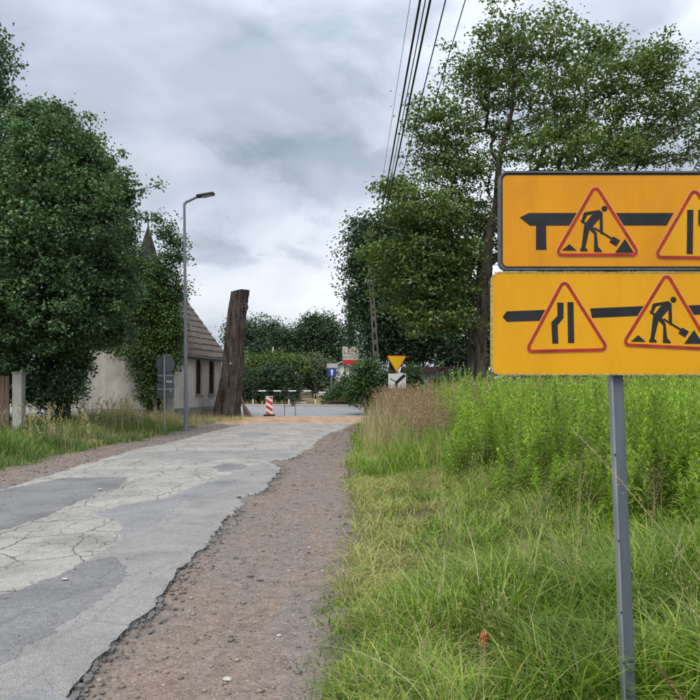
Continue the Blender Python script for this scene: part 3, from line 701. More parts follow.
# ------------------------------------------------------------------ cut tree stump and bark slabs
st = empty('tree_stump', (P(226, 418, 34).x, 34, 0.0)); tag(st, 'tall leaning sawn-off tree trunk without branches beside the junction', 'tree stump')
o = Vector(st.location); tpv = P(240.5, 291, 34) - o
nr, ns = 90, 84; V = []; rs = np.random.default_rng(5); lob = rs.uniform(0, 6.28, 4)
for i in range(nr + 1):
    t = i / nr; z = t * tpv.z
    rad = 0.41 + 0.13 * (1 - t) + 0.18 * math.exp(-t * 9)
    cxx = tpv.x * (t ** 0.92) + 0.05 * math.sin(t * 6); cyy = 0.06 * math.sin(t * 5)
    for k in range(ns):
        a = 2 * math.pi * k / ns
        f = 1 + 0.10 * math.sin(3 * a + lob[0] + t * 1.5) * (1 - 0.5 * t) + 0.05 * math.sin(5 * a + lob[1] - t * 3) + 0.035 * math.sin(9 * a + lob[2] + t * 4)
        f += 0.16 * math.exp(-t * 5) * math.sin(5 * a + lob[3])
        f += 0.10 * math.exp(-((a - 3.9) / 0.5) ** 2) * (1 - sstep(0.55, 0.72, t))      # fused side stem
        f += 0.035 * math.sin(15 * a + 2.5 * math.sin(t * 9 + a)) + 0.02 * math.sin(23 * a - t * 14) + rs.uniform(-0.03, 0.03) * (1.0 if i < nr else 0.3)
        V.append((cxx + rad * f * math.cos(a), cyy + rad * f * math.sin(a), z + (0.05 * math.cos(a) + rs.uniform(-0.03, 0.02) if i == nr else 0) - 0.1 * (i == 0)))
V = np.array(V); ii = (np.arange(nr)[:, None] * ns + np.arange(ns)[None, :]).ravel(); jj = (np.arange(nr)[:, None] * ns + (np.arange(ns)[None, :] + 1) % ns).ravel()
MAT['stumpbark'] = barkmat('stump_bark', (0.088, 0.070, 0.060), 4.5)
link('trunk', np_mesh('trunk', V, [np.stack([ii, jj, jj + ns, ii + ns], 1)], True), MAT['stumpbark'], st)
topring = [tuple(v) for v in V[-ns:]]; q = MB(); q.add(topring, [tuple(range(ns))]); q.build('cut_face', simple('old_sawn_wood', (0.18, 0.14, 0.11), 0.9, 0.3, 8), st)
def on_trunk(px, py, r=0.5):
    p = P(px, py, 34) - o; return Vector((p.x, -r, p.z))
kn = on_trunk(245.5, 308, 0.36); q = MB(); ringp = [kn + Vector((0.15 * math.cos(a), 0, 0.17 * math.sin(a))) for a in np.linspace(0, 2 * math.pi, 15)]
q.tube(ringp, 0.05, 8, cap=False); q.tube([kn + Vector((0, 0.2, 0)), kn + Vector((0, -0.03, 0))], 0.11, 10); q.build('knot', MAT['stumpbark'], st, smooth=True)
kn = on_trunk(232.5, 364, 0.55); q = MB(); q.tube([kn + Vector((0, 0.3, 0)), kn + Vector((0, -0.03, 0.01))], 0.06, 10); q.build('branch_scar', simple('fresh_cut_wood', (0.34, 0.26, 0.18), 0.8), st)
r_ = random.Random(8)
words = ['longest', 'second', 'third', 'fourth', 'shortest']
for k in range(5):
    bx0, tx = P(245.5 + k * 2.2, 418, 33.7).x, P(240.5 + k * 1.3, 400, 33.7).x
    hgt = 1.05 - 0.13 * k; q = MB(); n_ = 7
    for s in range(n_ - 1):
        t0, t1 = s / (n_ - 1), (s + 1) / (n_ - 1)
        q.beam(((tx - bx0) * t0 + 0.03 * math.sin(3 * t0 + k), 0.2 * t0, hgt * t0), ((tx - bx0) * t1 + 0.03 * math.sin(3 * t1 + k), 0.2 * t1, hgt * t1), 0.13 * (1.1 - 0.5 * t1), 0.045)
    s_ = q.build('bark_slab', simple('split_bark_%s' % words[k], (0.13 + 0.07 * (k % 2), 0.10 + 0.05 * (k % 2), 0.075 + 0.035 * (k % 2)), 0.95, 0.5, 9, 0.8, 20, stretch=(1, 1, 0.2)))
    s_.location = (bx0, 33.7 - 0.06 * k, 0.0)
    tag(s_, ['bark slab leaning closest against the foot of the sawn trunk', 'second bark slab from the sawn trunk', 'middle bark slab of the five leaning on the sawn trunk', 'second outermost bark slab leaning on the sawn trunk', 'shortest bark slab, farthest right of the sawn trunk'][k], 'bark slab', 'bark slabs at the trunk foot')

# ------------------------------------------------------------------ delineator, trestle, railing, far signs
MAT['red'] = simple('signal_red', (0.50, 0.045, 0.045), 0.45, 0.2, 6); MAT['white'] = simple('sign_white', (0.70, 0.70, 0.69), 0.5, 0.12, 6)
def clip_poly(poly, x0, x1, z0, z1):
    def cl(p, f, ip):
        out = []
        for i in range(len(p)):
            a, b2 = p[i - 1], p[i]
            if f(b2):
                if not f(a): out.append(ip(a, b2))
                out.append(b2)
            elif f(a): out.append(ip(a, b2))
        return out
    def ix(v): return lambda a, b2: (v, a[1] + (b2[1] - a[1]) * (v - a[0]) / (b2[0] - a[0]))
    def iz(v): return lambda a, b2: (a[0] + (b2[0] - a[0]) * (v - a[1]) / (b2[1] - a[1]), v)
    for f, ip in ((lambda p: p[0] >= x0, ix(x0)), (lambda p: p[0] <= x1, ix(x1)), (lambda p: p[1] >= z0, iz(z0)), (lambda p: p[1] <= z1, iz(z1))):
        poly = cl(poly, f, ip)
        if not poly: break
    return poly
de = empty('delineator', (P(269.3, 418, 34.3).x, 34.3, 0.05)); tag(de, 'red and white striped road-closure beacon standing at the road end', 'beacon')
q = MB(); q.box((0, 0, 0.55), (0.34, 0.04, 0.92)); q.build('panel', MAT['white'], de, 0.012)
for k in range(4):
    z = -0.05 + k * 0.30
    poly = clip_poly([(-0.17, z + 0.2), (0.17, z - 0.02), (0.17, z + 0.13), (-0.17, z + 0.35)], -0.155, 0.155, 0.12, 0.99)
    if len(poly) > 2:
        q = MB(); q.prism(poly, -0.025, -0.01); q.build('stripe', MAT['red'], de)
q = MB(); q.box((0, 0, 0.05), (0.55, 0.3, 0.12)); q.build('foot', simple('black_rubber', (0.03, 0.03, 0.03), 0.8), de, 0.02)
tr = empty('trestle', (P(289.5, 419, 34.2).x, 34.2, 0.05)); tag(tr, 'thin dark steel barrier frame on feet right of the striped beacon', 'barrier')
MAT['rust'] = simple('rusty_dark_steel', (0.07, 0.06, 0.055), 0.8, 0.4, 10)
for sx_ in (-1, 1):
    q = MB(); q.tube([(sx_ * 0.27 + 0.03, 0, 0.0), (sx_ * 0.25, 0, 0.95)], 0.016, 8); q.tube([(sx_ * 0.27, -0.25, 0.02), (sx_ * 0.27, 0.25, 0.02)], 0.016, 8); q.build('leg', MAT['rust'], tr)
for zz, rr in ((0.91, 0.012), (0.55, 0.008)):
    q = MB(); q.tube([(-0.25, 0, zz), (0.25, 0, zz)], rr, 8); q.build('crossbar', MAT['rust'], tr)
q = MB(); q.box((0.17, -0.02, 0.62), (0.15, 0.05, 0.2)); q.build('warning_lamp', MAT['rust'], tr, 0.02)

ra = empty('guard_railing', (P(288, 400, 48.3).x, 48.3, 0.2)); tag(ra, 'black and white striped guard rail across the path beyond the junction', 'railing')
o = Vector(ra.location); xa, xb = P(251, 391, 48.3).x - o.x, P(326, 391, 48.3).x - o.x; zr = P(288, 391.3, 48.3).z - o.z
nseg = 10
MAT['railblack'] = simple('rail_black', (0.02, 0.02, 0.022), 0.5)
for k in range(nseg):
    x0, x1 = xa + (xb - xa) * k / nseg, xa + (xb - xa) * (k + 1) / nseg
    dz = 0.02 - 0.1 * max(0, k - 7) / 2
    q = MB(); q.tube([(x0, 0, zr + dz), (x1, 0, zr + dz)], 0.045, 10); q.build('rail_segment', MAT['white'] if k % 2 else MAT['railblack'], ra)
for px in (253, 289, 315.5):
    x = P(px, 391, 48.3).x - o.x
    q = MB(); q.tube([(x, 0, -0.1), (x, 0, 0.42)], 0.05, 10); po = q.build('post', MAT['white'], ra)
    q = MB(); q.tube([(x, 0, 0.42), (x, 0, zr)], 0.05, 10); q.build('post_band', MAT['railblack'], po)

def far_pole(name, px, py0, py1, Y, r, mat, parent):
    o = Vector(parent.location); q = MB(); q.tube([Vector((P(px, py1, Y).x, Y, float(H(0, Y)) - 0.1)) - o, P(px, py0, Y) - o], r, 8); return q.build(name, mat, parent)
def text_mesh(name, body, size, loc, mat, parent, depth=0.004):
    cu = bpy.data.curves.new(name, 'FONT'); cu.body = body; cu.size = size; cu.align_x = 'CENTER'; cu.align_y = 'CENTER'; cu.extrude = depth
    t = bpy.data.objects.new('tmp', cu); COL.objects.link(t); dg = bpy.context.evaluated_depsgraph_get(); dg.update()
    me = bpy.data.meshes.new_from_object(t.evaluated_get(dg)); bpy.data.objects.remove(t)
    o = link(name, me, mat, parent); o.location = loc; o.rotation_euler = (R(90), 0, 0); return o
# billboard
bY = 49.5; bb = empty('advertising_board', (P(351, 400, bY).x, bY, float(H(0, bY)))); tag(bb, 'beige and red advertising board reading LENS above the dark bush', 'billboard'); o = Vector(bb.location)
a, c_ = P(342.5, 346.5, bY) - o, P(362, 364.5, bY) - o
q = MB(); q.box(((a.x + c_.x) / 2, 0, (a.z + c_.z) / 2), (c_.x - a.x, 0.06, a.z - c_.z)); bpn = q.build('panel', simple('cream_board', (0.55, 0.52, 0.46), 0.6, 0.1), bb)
w_ = c_.x - a.x; xm = (a.x + c_.x) / 2; pxm = bY / F
def band(y0, y1, mat, name):
    z0, z1 = P(0, y1, bY).z - o.z, P(0, y0, bY).z - o.z; q = MB(); q.box((xm, -0.03, (z0 + z1) / 2), (w_, 0.012, z1 - z0)); q.build(name, mat, bpn)
band(359.8, 364.4, MAT['red'], 'red_band'); band(355.5, 358.2, simple('grey_print', (0.38, 0.37, 0.36), 0.6), 'grey_band')
text_mesh('lettering', 'LENS', 0.56, (xm - 0.02, -0.04, P(0, 351.3, bY).z - o.z), simple('brown_print', (0.17, 0.14, 0.08), 0.6), bpn)
for px in (345, 359.5): far_pole('leg', px, 365, 400, bY, 0.05, MAT['rust'], bb)
# blue one-way sign
bs = empty('one_way_sign', (P(331.5, 400, 49).x, 49, float(H(0, 49)))); tag(bs, 'blue square sign with white upward arrow under a grey plate', 'road sign'); o = Vector(bs.location)
far_pole('pole', 331.3, 365, 400, 49, 0.035, MAT['galv'], bs)
q = MB(); q.box((P(332, 0, 49).x - o.x, -0.05, P(0, 372.3, 49).z - o.z), (0.58, 0.03, 0.58)); bp = q.build('panel', simple('road_blue', (0.02, 0.07, 0.30), 0.5), bs, 0.01)
cx0, cz0 = P(332, 0, 49).x - o.x, P(0, 372.3, 49).z - o.z
q = MB(); q.prism([(cx0 - 0.06, cz0 - 0.22), (cx0 + 0.06, cz0 - 0.22), (cx0 + 0.06, cz0 + 0.05), (cx0 + 0.14, cz0 + 0.05), (cx0, cz0 + 0.23), (cx0 - 0.14, cz0 + 0.05), (cx0 - 0.06, cz0 + 0.05)], -0.075, -0.06); q.build('arrow', MAT['white'], bp)
q = MB(); q.box((P(332.5, 0, 49).x - o.x, -0.05, P(0, 365.8, 49).z - o.z), (0.80, 0.03, 0.32)); q.build('plate', simple('grey_plate', (0.42, 0.43, 0.42), 0.6), bs, 0.008)
# yield sign with the diagram plate
ys_ = empty('yield_sign', (P(396.5, 400, 30).x, 30, 0.2)); tag(ys_, 'yellow upside-down triangle yield sign above a white diagram plate', 'road sign'); o = Vector(ys_.location)
q = MB(); q.tube([(0, 0.05, -0.3), (0, 0.05, P(0, 357, 30).z - o.z)], 0.032, 10); q.build('pole', MAT['galv'], ys_)
T = [P(386.2, 355.3, 30) - o, P(407.2, 355.5, 30) - o, P(396.6, 373, 30) - o]
tri2 = rpoly([(p.x, p.z) for p in T], 0.045); q = MB(); q.prism(tri2, -0.01, 0.012); q.build('triangle_border', MAT['red'], ys_)
q = MB(); q.prism(inset(tri2, 0.035), -0.016, 0.0); q.build('triangle_face', simple('yield_yellow', (0.80, 0.50, 0.01), 0.45, 0.05), ys_)
a, c_ = P(388.3, 373.6, 30) - o, P(406, 388.5, 30) - o
q = MB(); q.box(((a.x + c_.x) / 2, 0, (a.z + c_.z) / 2), (c_.x - a.x, 0.02, a.z - c_.z)); dp = q.build('diagram_plate', MAT['white'], ys_, 0.006)
q = MB(); cxm, czm = (a.x + c_.x) / 2, (a.z + c_.z) / 2
q.beam((cxm + 0.33, -0.013, czm + 0.26), (cxm - 0.02, -0.013, czm - 0.05), 0.12, 0.012, up=(0, 1, 0)); q.beam((cxm - 0.02, -0.0135, czm - 0.05), (cxm - 0.05, -0.0135, czm - 0.29), 0.12, 0.012, up=(0, 1, 0))
q.beam((cxm - 0.3, -0.0125, czm + 0.1), (cxm - 0.02, -0.0125, czm - 0.05), 0.035, 0.012, up=(0, 1, 0)); q.build('diagram_line', MAT['signblack'], dp)

# ------------------------------------------------------------------ power pole and overhead wires
MAT['concrete'] = simple('old_concrete_pole', (0.11, 0.10, 0.09), 0.9, 0.25, 4, 0.4, 30, stretch=(1, 1, 0.3))
pp = empty('utility_pole', (P(380, 390, 38).x, 38, 0.1)); tag(pp, 'leaning concrete ladder-type utility pole in front of the dark trees', 'utility pole'); o = Vector(pp.location)
tpv = P(371.2, 283, 38) - o; wd0, wd1 = 0.13, 0.09
for s in (-1, 1):
    q = MB(); q.beam((s * wd0, 0, -0.3), (tpv.x + s * wd1, 0, tpv.z), 0.085, 0.13); q.build('leg', MAT['concrete'], pp)
for k in range(1, 11):
    t = k / 11; x = tpv.x * t; w = wd0 + (wd1 - wd0) * t
    q = MB(); q.box((x, 0, tpv.z * t), (2 * w - 0.08, 0.09, 0.26)); q.build('rung', MAT['concrete'], pp)
q = MB(); q.box((tpv.x, 0, tpv.z), (0.42, 0.2, 0.2)); q.build('pole_cap', MAT['concrete'], pp)
q = MB(); q.box((tpv.x + 0.05, 0.08, tpv.z + 0.02), (1.1, 0.07, 0.07)); arm = q.build('crossarm', MAT['rust'], pp)
WX = [(0.83, 0.004, 'thinnest overhead wire, leftmost of the bundle'), (0.965, 0.017, 'thick overhead cable, second from left in the bundle'), (1.045, 0.009, 'medium overhead wire between the two thick cables'),
      (1.105, 0.017, 'thick overhead cable, right of the two thick ones'), (1.325, 0.010, 'overhead wire, second from right in front of the tree crown'), (1.60, 0.008, 'rightmost overhead wire crossing the big tree crown')]
MAT['wire'] = simple('black_cable', (0.02, 0.02, 0.028), 0.6)
for x, r, lab in WX:
    xe = o.x + tpv.x + (x - 1.12) * 1.05
    q = MB(); q.tube([(xe - o.x, 0.08, tpv.z + 0.05), (xe - o.x, 0.08, tpv.z + 0.2)], 0.03, 8); q.build('insulator', MAT['white'], arm)
    pts = []
    for k in range(41):
        t = k / 40; Y = 38.08 - 50 * t; pts.append((xe + (x - xe) * min(1, t * 1.9), Y, 7.1 + 0.2 + (7.35 - 7.3) * t - 0.42 * 4 * t * (1 - t) * (0.9 + 0.2 * ((x * 7) % 1))))
    q = MB(); q.tube(pts, r, 8); w_o = q.build('overhead_wire', MAT['wire'], smooth=True); tag(w_o, lab, 'wire', 'wires overhead')

# ------------------------------------------------------------------ vegetation
def leaves(centers, n_per, spread, size, seed, outward=None, up=0.7, aspect=0.6, flat=0.75, fold=0.18):
    r = np.random.default_rng(seed); n = len(centers) * n_per
    c = np.repeat(centers, n_per, 0); sp_ = np.repeat(spread, n_per)[:, None] if np.ndim(spread) else spread
    off = r.normal(0, 1, (n, 3)); off[:, 2] *= flat
    c = c + off * sp_ * 0.55
    nrm = r.normal(0, 0.55, (n, 3)) + np.array([0, 0, up]) + off * 0.25
    nrm /= np.linalg.norm(nrm, axis=1)[:, None] + 1e-9
    t = np.cross(nrm, r.normal(0, 1, (n, 3))); t /= np.linalg.norm(t, axis=1)[:, None] + 1e-9
    b = np.cross(nrm, t); s = size * r.uniform(0.65, 1.35, n)[:, None]
    p0 = c - t * s * 0.5; p1 = c + b * s * aspect * 0.5 + nrm * s * fold + t * s * 0.05; p2 = c + t * s * 0.5 - nrm * s * 0.12; p3 = c - b * s * aspect * 0.5 + nrm * s * fold + t * s * 0.05
    V = np.stack([p0, p1, p2, p3], 1).reshape(-1, 3); i = np.arange(n) * 4
    return V, np.concatenate([np.stack([i, i + 1, i + 2], 1), np.stack([i, i + 2, i + 3], 1)])
def tubes_np(p0, p1, r0, r1, ns=6):
    d = p1 - p0; ln = np.linalg.norm(d, axis=1)[:, None] + 1e-9; d = d / ln
    ref = np.where(np.abs(d[:, 2:3]) < 0.9, np.array([[0, 0, 1.0]]), np.array([[0, 1.0, 0]]))
    a = np.cross(d, ref); a /= np.linalg.norm(a, axis=1)[:, None] + 1e-9; b = np.cross(a, d)
    th = np.arange(ns) * 2 * np.pi / ns
    ring = a[:, None] * np.cos(th)[None, :, None] + b[:, None] * np.sin(th)[None, :, None]
    V = np.concatenate([p0[:, None] - d[:, None] * r0[:, None, None] * 0.3 + ring * r0[:, None, None], p1[:, None] + ring * r1[:, None, None]], 1)
    n = len(p0); k = np.arange(ns); k2 = (k + 1) % ns
    Fq = np.stack([k, k2, k2 + ns, k + ns], 1)[None] + (np.arange(n) * 2 * ns)[:, None, None]
    return V.reshape(-1, 3), Fq.reshape(-1, 4)
def tree(name, label, cat, base, trunk, blobs, leafmat_, n_per, leaf, spread, seed, bark=None, rbase=0.3, group=None, shell=0.45, up=0.7, aspect=0.6, jitter=1.0, pathw=0.35, crown='crown', flat=0.75, dens=1.0):
    """trunk: list of (pos, radius) world; blobs: list of (centre, (rx,ry,rz), clusters)"""
    r = np.random.default_rng(seed); t = empty(name, base); tag(t, label, cat, group); o = np.array(base, dtype=float)
    pts = []
    for c, rad, n in blobs:
        n = int(n * dens)
        d = r.normal(0, 1, (n, 3)); d /= np.linalg.norm(d, axis=1)[:, None]
        rr = (shell + (1 - shell) * r.uniform(0, 1, n)) ** 0.7 * (1 + 0.13 * np.abs(r.normal(0, 1, n)) ** 1.5)
        pts.append(np.array(c)[None] + d * rr[:, None] * np.array(rad)[None])
    pts = np.concatenate(pts); pts = pts[pts[:, 2] > o[2] + 0.25]
    N = len(trunk) + 3 * len(pts) + 8
    pos = np.zeros((N, 3)); par = np.full(N, -1); path = np.zeros(N); cnt = np.zeros(N); isT = np.zeros(N, bool)
    k = 0
    for i, (p, rad) in enumerate(trunk):
        pos[k] = p; par[k] = k - 1; path[k] = 0 if i == 0 else path[k - 1] + np.linalg.norm(pos[k] - pos[k - 1]); isT[k] = True; k += 1
    nt_ = k; fork = pos[max(1, nt_ // 2)]
    order = np.argsort(np.linalg.norm(pts - fork, axis=1)); tips = []
    for q in order:
        p = pts[q]; d = np.linalg.norm(pos[1:k] - p, axis=1)
        drop = np.maximum(0, pos[1:k, 2] - p[2])
        j = 1 + int(np.argmin(d + pathw * path[1:k] + 0.5 * drop)); a = pos[j]; ln = np.linalg.norm(p - a)
        prev = j
        for f in (0.35, 0.7):
            m_ = a + (p - a) * f + r.normal(0, 0.07, 3) * ln * jitter + np.array([0, 0, 0.06 * ln]); pos[k] = m_; par[k] = prev; path[k] = path[prev] + ln * 0.35; prev = k; k += 1
        pos[k] = p; par[k] = prev; path[k] = path[prev] + ln * 0.3; cnt[k] = 1; tips.append(k); k += 1
    for i in range(k - 1, 0, -1): cnt[par[i]] += cnt[i]
    rad = np.maximum(0.011, rbase * (np.maximum(cnt[:k], 1) / max(1, cnt[nt_ - 1] if False else cnt[0])) ** 0.52)
    for i, (p, rr) in enumerate(trunk): rad[i] = rr
    idx = np.arange(nt_, k); pr = par[idx]
    r0 = np.minimum(rad[pr], rad[idx] * 1.25)
    Vb, Fb = tubes_np(pos[pr] - o, pos[idx] - o, r0, rad[idx], 6)
    link('branches', np_mesh('branches', Vb, [Fb], True), bark or MAT['twig'], t)
    # trunk with bark flare
    mb = MB(); tp_ = [Vector(p) - Vector(base) for p, _ in trunk]; mb.tube(tp_, [rr for _, rr in trunk], 14); mb.build('trunk', bark or MAT['bark'], t, smooth=True)
    sp_ = spread * r.uniform(0.7, 1.3, len(pts))
    V, Ft = leaves(pts - o, n_per, sp_, leaf, seed + 1, up=up, aspect=aspect, flat=flat)
    link(crown, np_mesh(crown, V, [Ft]), leafmat_, t)
    return t
def blob(px, py, Y, rx, ry, n, rd=None, dY=0.0):
    c = P(px, py, Y + dY); k = Y / F; return (c, (rx * k, (rd or (rx + ry) / 2) * k, ry * k), n)

LM = {}
LM['maple'] = leafmat('big_tree_leaf', [(0, (0.0734, 0.125, 0.037)), (0.5, (0.1272, 0.1954, 0.0556)), (0.85, (0.1875, 0.2483, 0.0803)), (1, (0.261, 0.2722, 0.0988))], 0.3)
LM['left'] = leafmat('left_tree_leaf', [(0, (0.0411, 0.0921, 0.0375)), (0.5, (0.0791, 0.1604, 0.065)), (0.85, (0.1344, 0.2228, 0.0938)), (1, (0.2213, 0.2821, 0.125))], 0.25)
LM['dark'] = leafmat('dark_tree_leaf', [(0, (0.0243, 0.0567, 0.027)), (0.6, (0.0459, 0.0918, 0.0405)), (1, (0.0783, 0.1323, 0.054))], 0.2)
LM['ivy'] = leafmat('bright_ivy_leaf', [(0, (0.042, 0.09, 0.0216)), (0.6, (0.084, 0.156, 0.036)), (1, (0.144, 0.216, 0.054))], 0.2)
LM['far'] = leafmat('far_tree_leaf', [(0, (0.039, 0.0806, 0.0494)), (0.6, (0.065, 0.117, 0.065)), (1, (0.0975, 0.156, 0.078))], 0.2)
LM['hedge'] = leafmat('hedge_leaf', [(0, (0.0625, 0.1125, 0.025)), (0.6, (0.1125, 0.175, 0.0438)), (1, (0.175, 0.2375, 0.0625))], 0.25)
LM['greybush'] = leafmat('grey_green_leaf', [(0, (0.0828, 0.1173, 0.069)), (0.6, (0.138, 0.1794, 0.1035)), (1, (0.2208, 0.2484, 0.1518))], 0.25)
LM['bush'] = leafmat('mid_green_bush_leaf', [(0, (0.0375, 0.0875, 0.0275)), (0.6, (0.0688, 0.1375, 0.0438)), (1, (0.1125, 0.1875, 0.0625))], 0.25)

# big airy tree on the right
Yt = 25.0
tb = P(476, 400, Yt); tb.z = 0.05
trunk = [((tb.x - 0.02, Yt, -0.1), 0.55), ((tb.x, Yt, 0.5), 0.40), (P(477, 350, Yt), 0.34), (P(479, 315, Yt), 0.32), (P(484, 280, Yt), 0.30), (P(487, 240, Yt), 0.20), (P(497, 205, Yt + 0.3), 0.15), (P(499, 160, Yt + 0.5), 0.11), (P(512, 110, Yt + 0.3), 0.075), (P(514, 70, Yt), 0.05), (P(521, 30, Yt), 0.025)]
trunk = [(tuple(p), r) for p, r in trunk]
bl = [blob(520, 42, Yt, 48, 42, 70), blob(478, 78, Yt, 42, 38, 60, dY=1), blob(432, 125, Yt, 34, 26, 40), blob(560, 85, Yt, 50, 50, 75, dY=-1.5), blob(615, 95, Yt, 45, 50, 75), blob(668, 115, Yt, 48, 55, 90, dY=1), blob(592, 45, Yt, 24, 18, 22),
      blob(650, 62, Yt, 30, 26, 40), blob(505, 130, Yt, 55, 45, 80, dY=2), blob(455, 165, Yt, 45, 32, 70), blob(570, 150, Yt, 55, 30, 70, dY=-2), blob(625, 150, Yt, 45, 26, 55), blob(725, 140, Yt, 50, 60, 90), blob(775, 160, Yt, 40, 60, 60),
      blob(425, 215, Yt, 42, 28, 90, dY=-1), blob(408, 262, Yt, 40, 32, 110, dY=-1), blob(448, 260, Yt, 40, 38, 120), blob(430, 310, Yt, 42, 32, 110, dY=-0.5), blob(470, 225, Yt, 40, 35, 70, dY=1.5), blob(400, 190, Yt, 22, 14, 26),
      blob(545, 230, Yt, 60, 40, 90, dY=1.5), blob(620, 225, Yt, 60, 40, 80), blob(700, 230, Yt, 60, 45, 80), blob(465, 300, Yt, 28, 28, 40, dY=2)]
tree('lime_tree', 'tall airy broadleaf tree with forked trunk rising behind the yellow signs', 'tree', (tb.x, Yt, 0.05), trunk, bl, LM['maple'], 50, 0.13, 0.48, 21, dens=1.0, bark=MAT['bark'], rbase=0.30, shell=0.12, jitter=1.6, flat=0.36, up=0.9)
# dark dense trees behind it to the left
Yd = 43.0
for seed, bx, lab, blbs in ((31, 392, 'dark dense tree left of the big airy tree, behind the utility pole', [blob(372, 232, Yd, 18, 18, 40), blob(366, 262, Yd, 20, 24, 70), blob(385, 255, Yd, 28, 34, 110), blob(372, 300, Yd, 22, 28, 80), blob(398, 300, Yd, 36, 36, 170), blob(385, 340, Yd, 30, 22, 90), blob(420, 330, Yd, 34, 34, 140), blob(405, 225, Yd, 24, 26, 60)]),
                            (32, 452, 'dark spreading tree behind the trunk of the big airy tree', [blob(440, 290, Yd + 4, 34, 40, 120), blob(470, 320, Yd + 4, 36, 38, 120), blob(430, 345, Yd + 4, 34, 20, 90), blob(500, 330, Yd + 4, 36, 36, 110), blob(465, 358, Yd + 4, 34, 14, 70)])):
    b0 = P(bx, 400, Yd); Yq = blbs[0][0].y
    tk = [((b0.x, Yq, 0.0), 0.4), ((b0.x, Yq, 1.5), 0.32), ((b0.x + 0.1, Yq, 3.0), 0.28), ((b0.x, Yq, 5.0), 0.2), ((b0.x - 0.1, Yq, 7.0), 0.1)]
    tree('dark_tree', lab, 'tree', (b0.x, Yq, 0.05), tk, blbs, LM['dark'], 52, 0.21, 0.75, seed, rbase=0.25, group='dark trees behind the verge', shell=0.3)
for seed, X, Y, h, lab in ((33, 12.5, 40, 9, 'broadleaf tree hidden behind the left part of the yellow boards'), (34, 21, 42, 10, 'broadleaf tree farthest right behind the yellow boards')):
    tk = [((X, Y, 0.0), 0.3), ((X, Y, 2), 0.25), ((X, Y, 4), 0.2), ((X, Y, h * 0.6), 0.12)]
    tree('dark_tree', lab, 'tree', (X, Y, 0.05), tk, [((X, Y, 1.9), (5.5, 3, 1.9), 120), ((X, Y, h * 0.45), (4, 3.5, h * 0.38), 140), ((X + 1, Y, h * 0.7), (3, 3, h * 0.25), 70)], LM['dark'], 40, 0.24, 0.8, seed, group='dark trees behind the verge', shell=0.35)

# big tree on the left
Yl = 22.0
lbase = P(62, 400, Yl); lbase.z = 0.12
tk = [((lbase.x, Yl, 0.0), 0.34), ((lbase.x, Yl, 0.8), 0.26), ((lbase.x + 0.05, Yl, 2.0), 0.23), (tuple(P(58, 320, Yl)), 0.21), (tuple(P(52, 270, Yl)), 0.17), (tuple(P(48, 210, Yl)), 0.12), (tuple(P(40, 150, Yl)), 0.06)]
bl = [blob(18, 165, Yl, 55, 52, 150), blob(58, 165, Yl, 48, 46, 130, dY=-1), blob(-20, 190, Yl, 60, 70, 140), blob(95, 195, Yl, 38, 40, 110), blob(60, 225, Yl, 60, 50, 170, dY=-1.8), blob(103, 238, Yl, 28, 34, 95), blob(15, 250, Yl, 60, 50, 150, dY=-2),
      blob(94, 280, Yl, 40, 36, 130, dY=-1), blob(45, 300, Yl, 60, 40, 150, dY=-2), blob(-30, 290, Yl, 60, 60, 120), blob(10, 335, Yl, 50, 28, 100, dY=-1.5), blob(62, 326, Yl, 44, 27, 110, dY=-1), blob(60, 365, Yl, 26, 20, 50), blob(98, 308, Yl, 26, 20, 50, dY=0.5), blob(82, 150, Yl, 22, 16, 30), blob(40, 120, Yl, 34, 16, 40), blob(122, 200, Yl, 12, 9, 9), blob(104, 334, Yl, 24, 13, 44, dY=0.8), blob(10, 365, Yl, 30, 16, 30)]
tree('lilac_tree', 'large dense dark green tree at left in front of the chapel', 'tree', (lbase.x, Yl, 0.12), tk, bl, LM['left'], 46, 0.10, 0.25, 41, rbase=0.2, shell=0.4, aspect=0.75, dens=1.9)
# taller tree whose branches just enter the upper left corner
Y2 = 27.0; b0 = P(-60, 400, Y2)
tk = [((b0.x, Y2, 0.0), 0.35), ((b0.x, Y2, 4), 0.28), ((b0.x + 0.2, Y2, 8), 0.2), ((b0.x + 0.3, Y2, 12), 0.1)]
tree('corner_tree', 'taller tree entering only at the upper left corner above the dense tree', 'tree', (b0.x, Y2, 0.1), tk, [blob(-14, 58, Y2, 24, 34, 75), blob(-45, 50, Y2, 36, 45, 80), blob(-70, 110, Y2, 50, 50, 110), blob(-4, 96, Y2, 16, 12, 24), blob(-60, 200, Y2, 50, 60, 90)], LM['left'], 40, 0.15, 0.42, 43, rbase=0.2, shell=0.2)
# loose light tree by the turret
Y3 = 30.3; b0 = P(160, 400, Y3)
tk = [((b0.x, Y3, 0.0), 0.12), (tuple(P(160, 340, Y3)), 0.10), (tuple(P(158, 300, Y3)), 0.08), (tuple(P(160, 255, Y3)), 0.04)]
tree('loose_tree', 'loose thin tree with sparse leaves against the sky by the chapel turret', 'tree', (b0.x, Y3, 0.1), tk, [blob(168, 232, Y3, 12, 12, 22), blob(174, 258, Y3, 11, 14, 26), blob(168, 285, Y3, 13, 16, 36), blob(176, 295, Y3, 11, 10, 18), blob(160, 270, Y3, 9, 20, 30), blob(180, 243, Y3, 7, 6, 9), blob(158, 220, Y3, 5, 5, 6), blob(131, 258, Y3, 12, 24, 46), blob(146, 285, Y3, 14, 16, 40)], LM['bush'], 24, 0.13, 0.36, 45, rbase=0.06, shell=0.1)
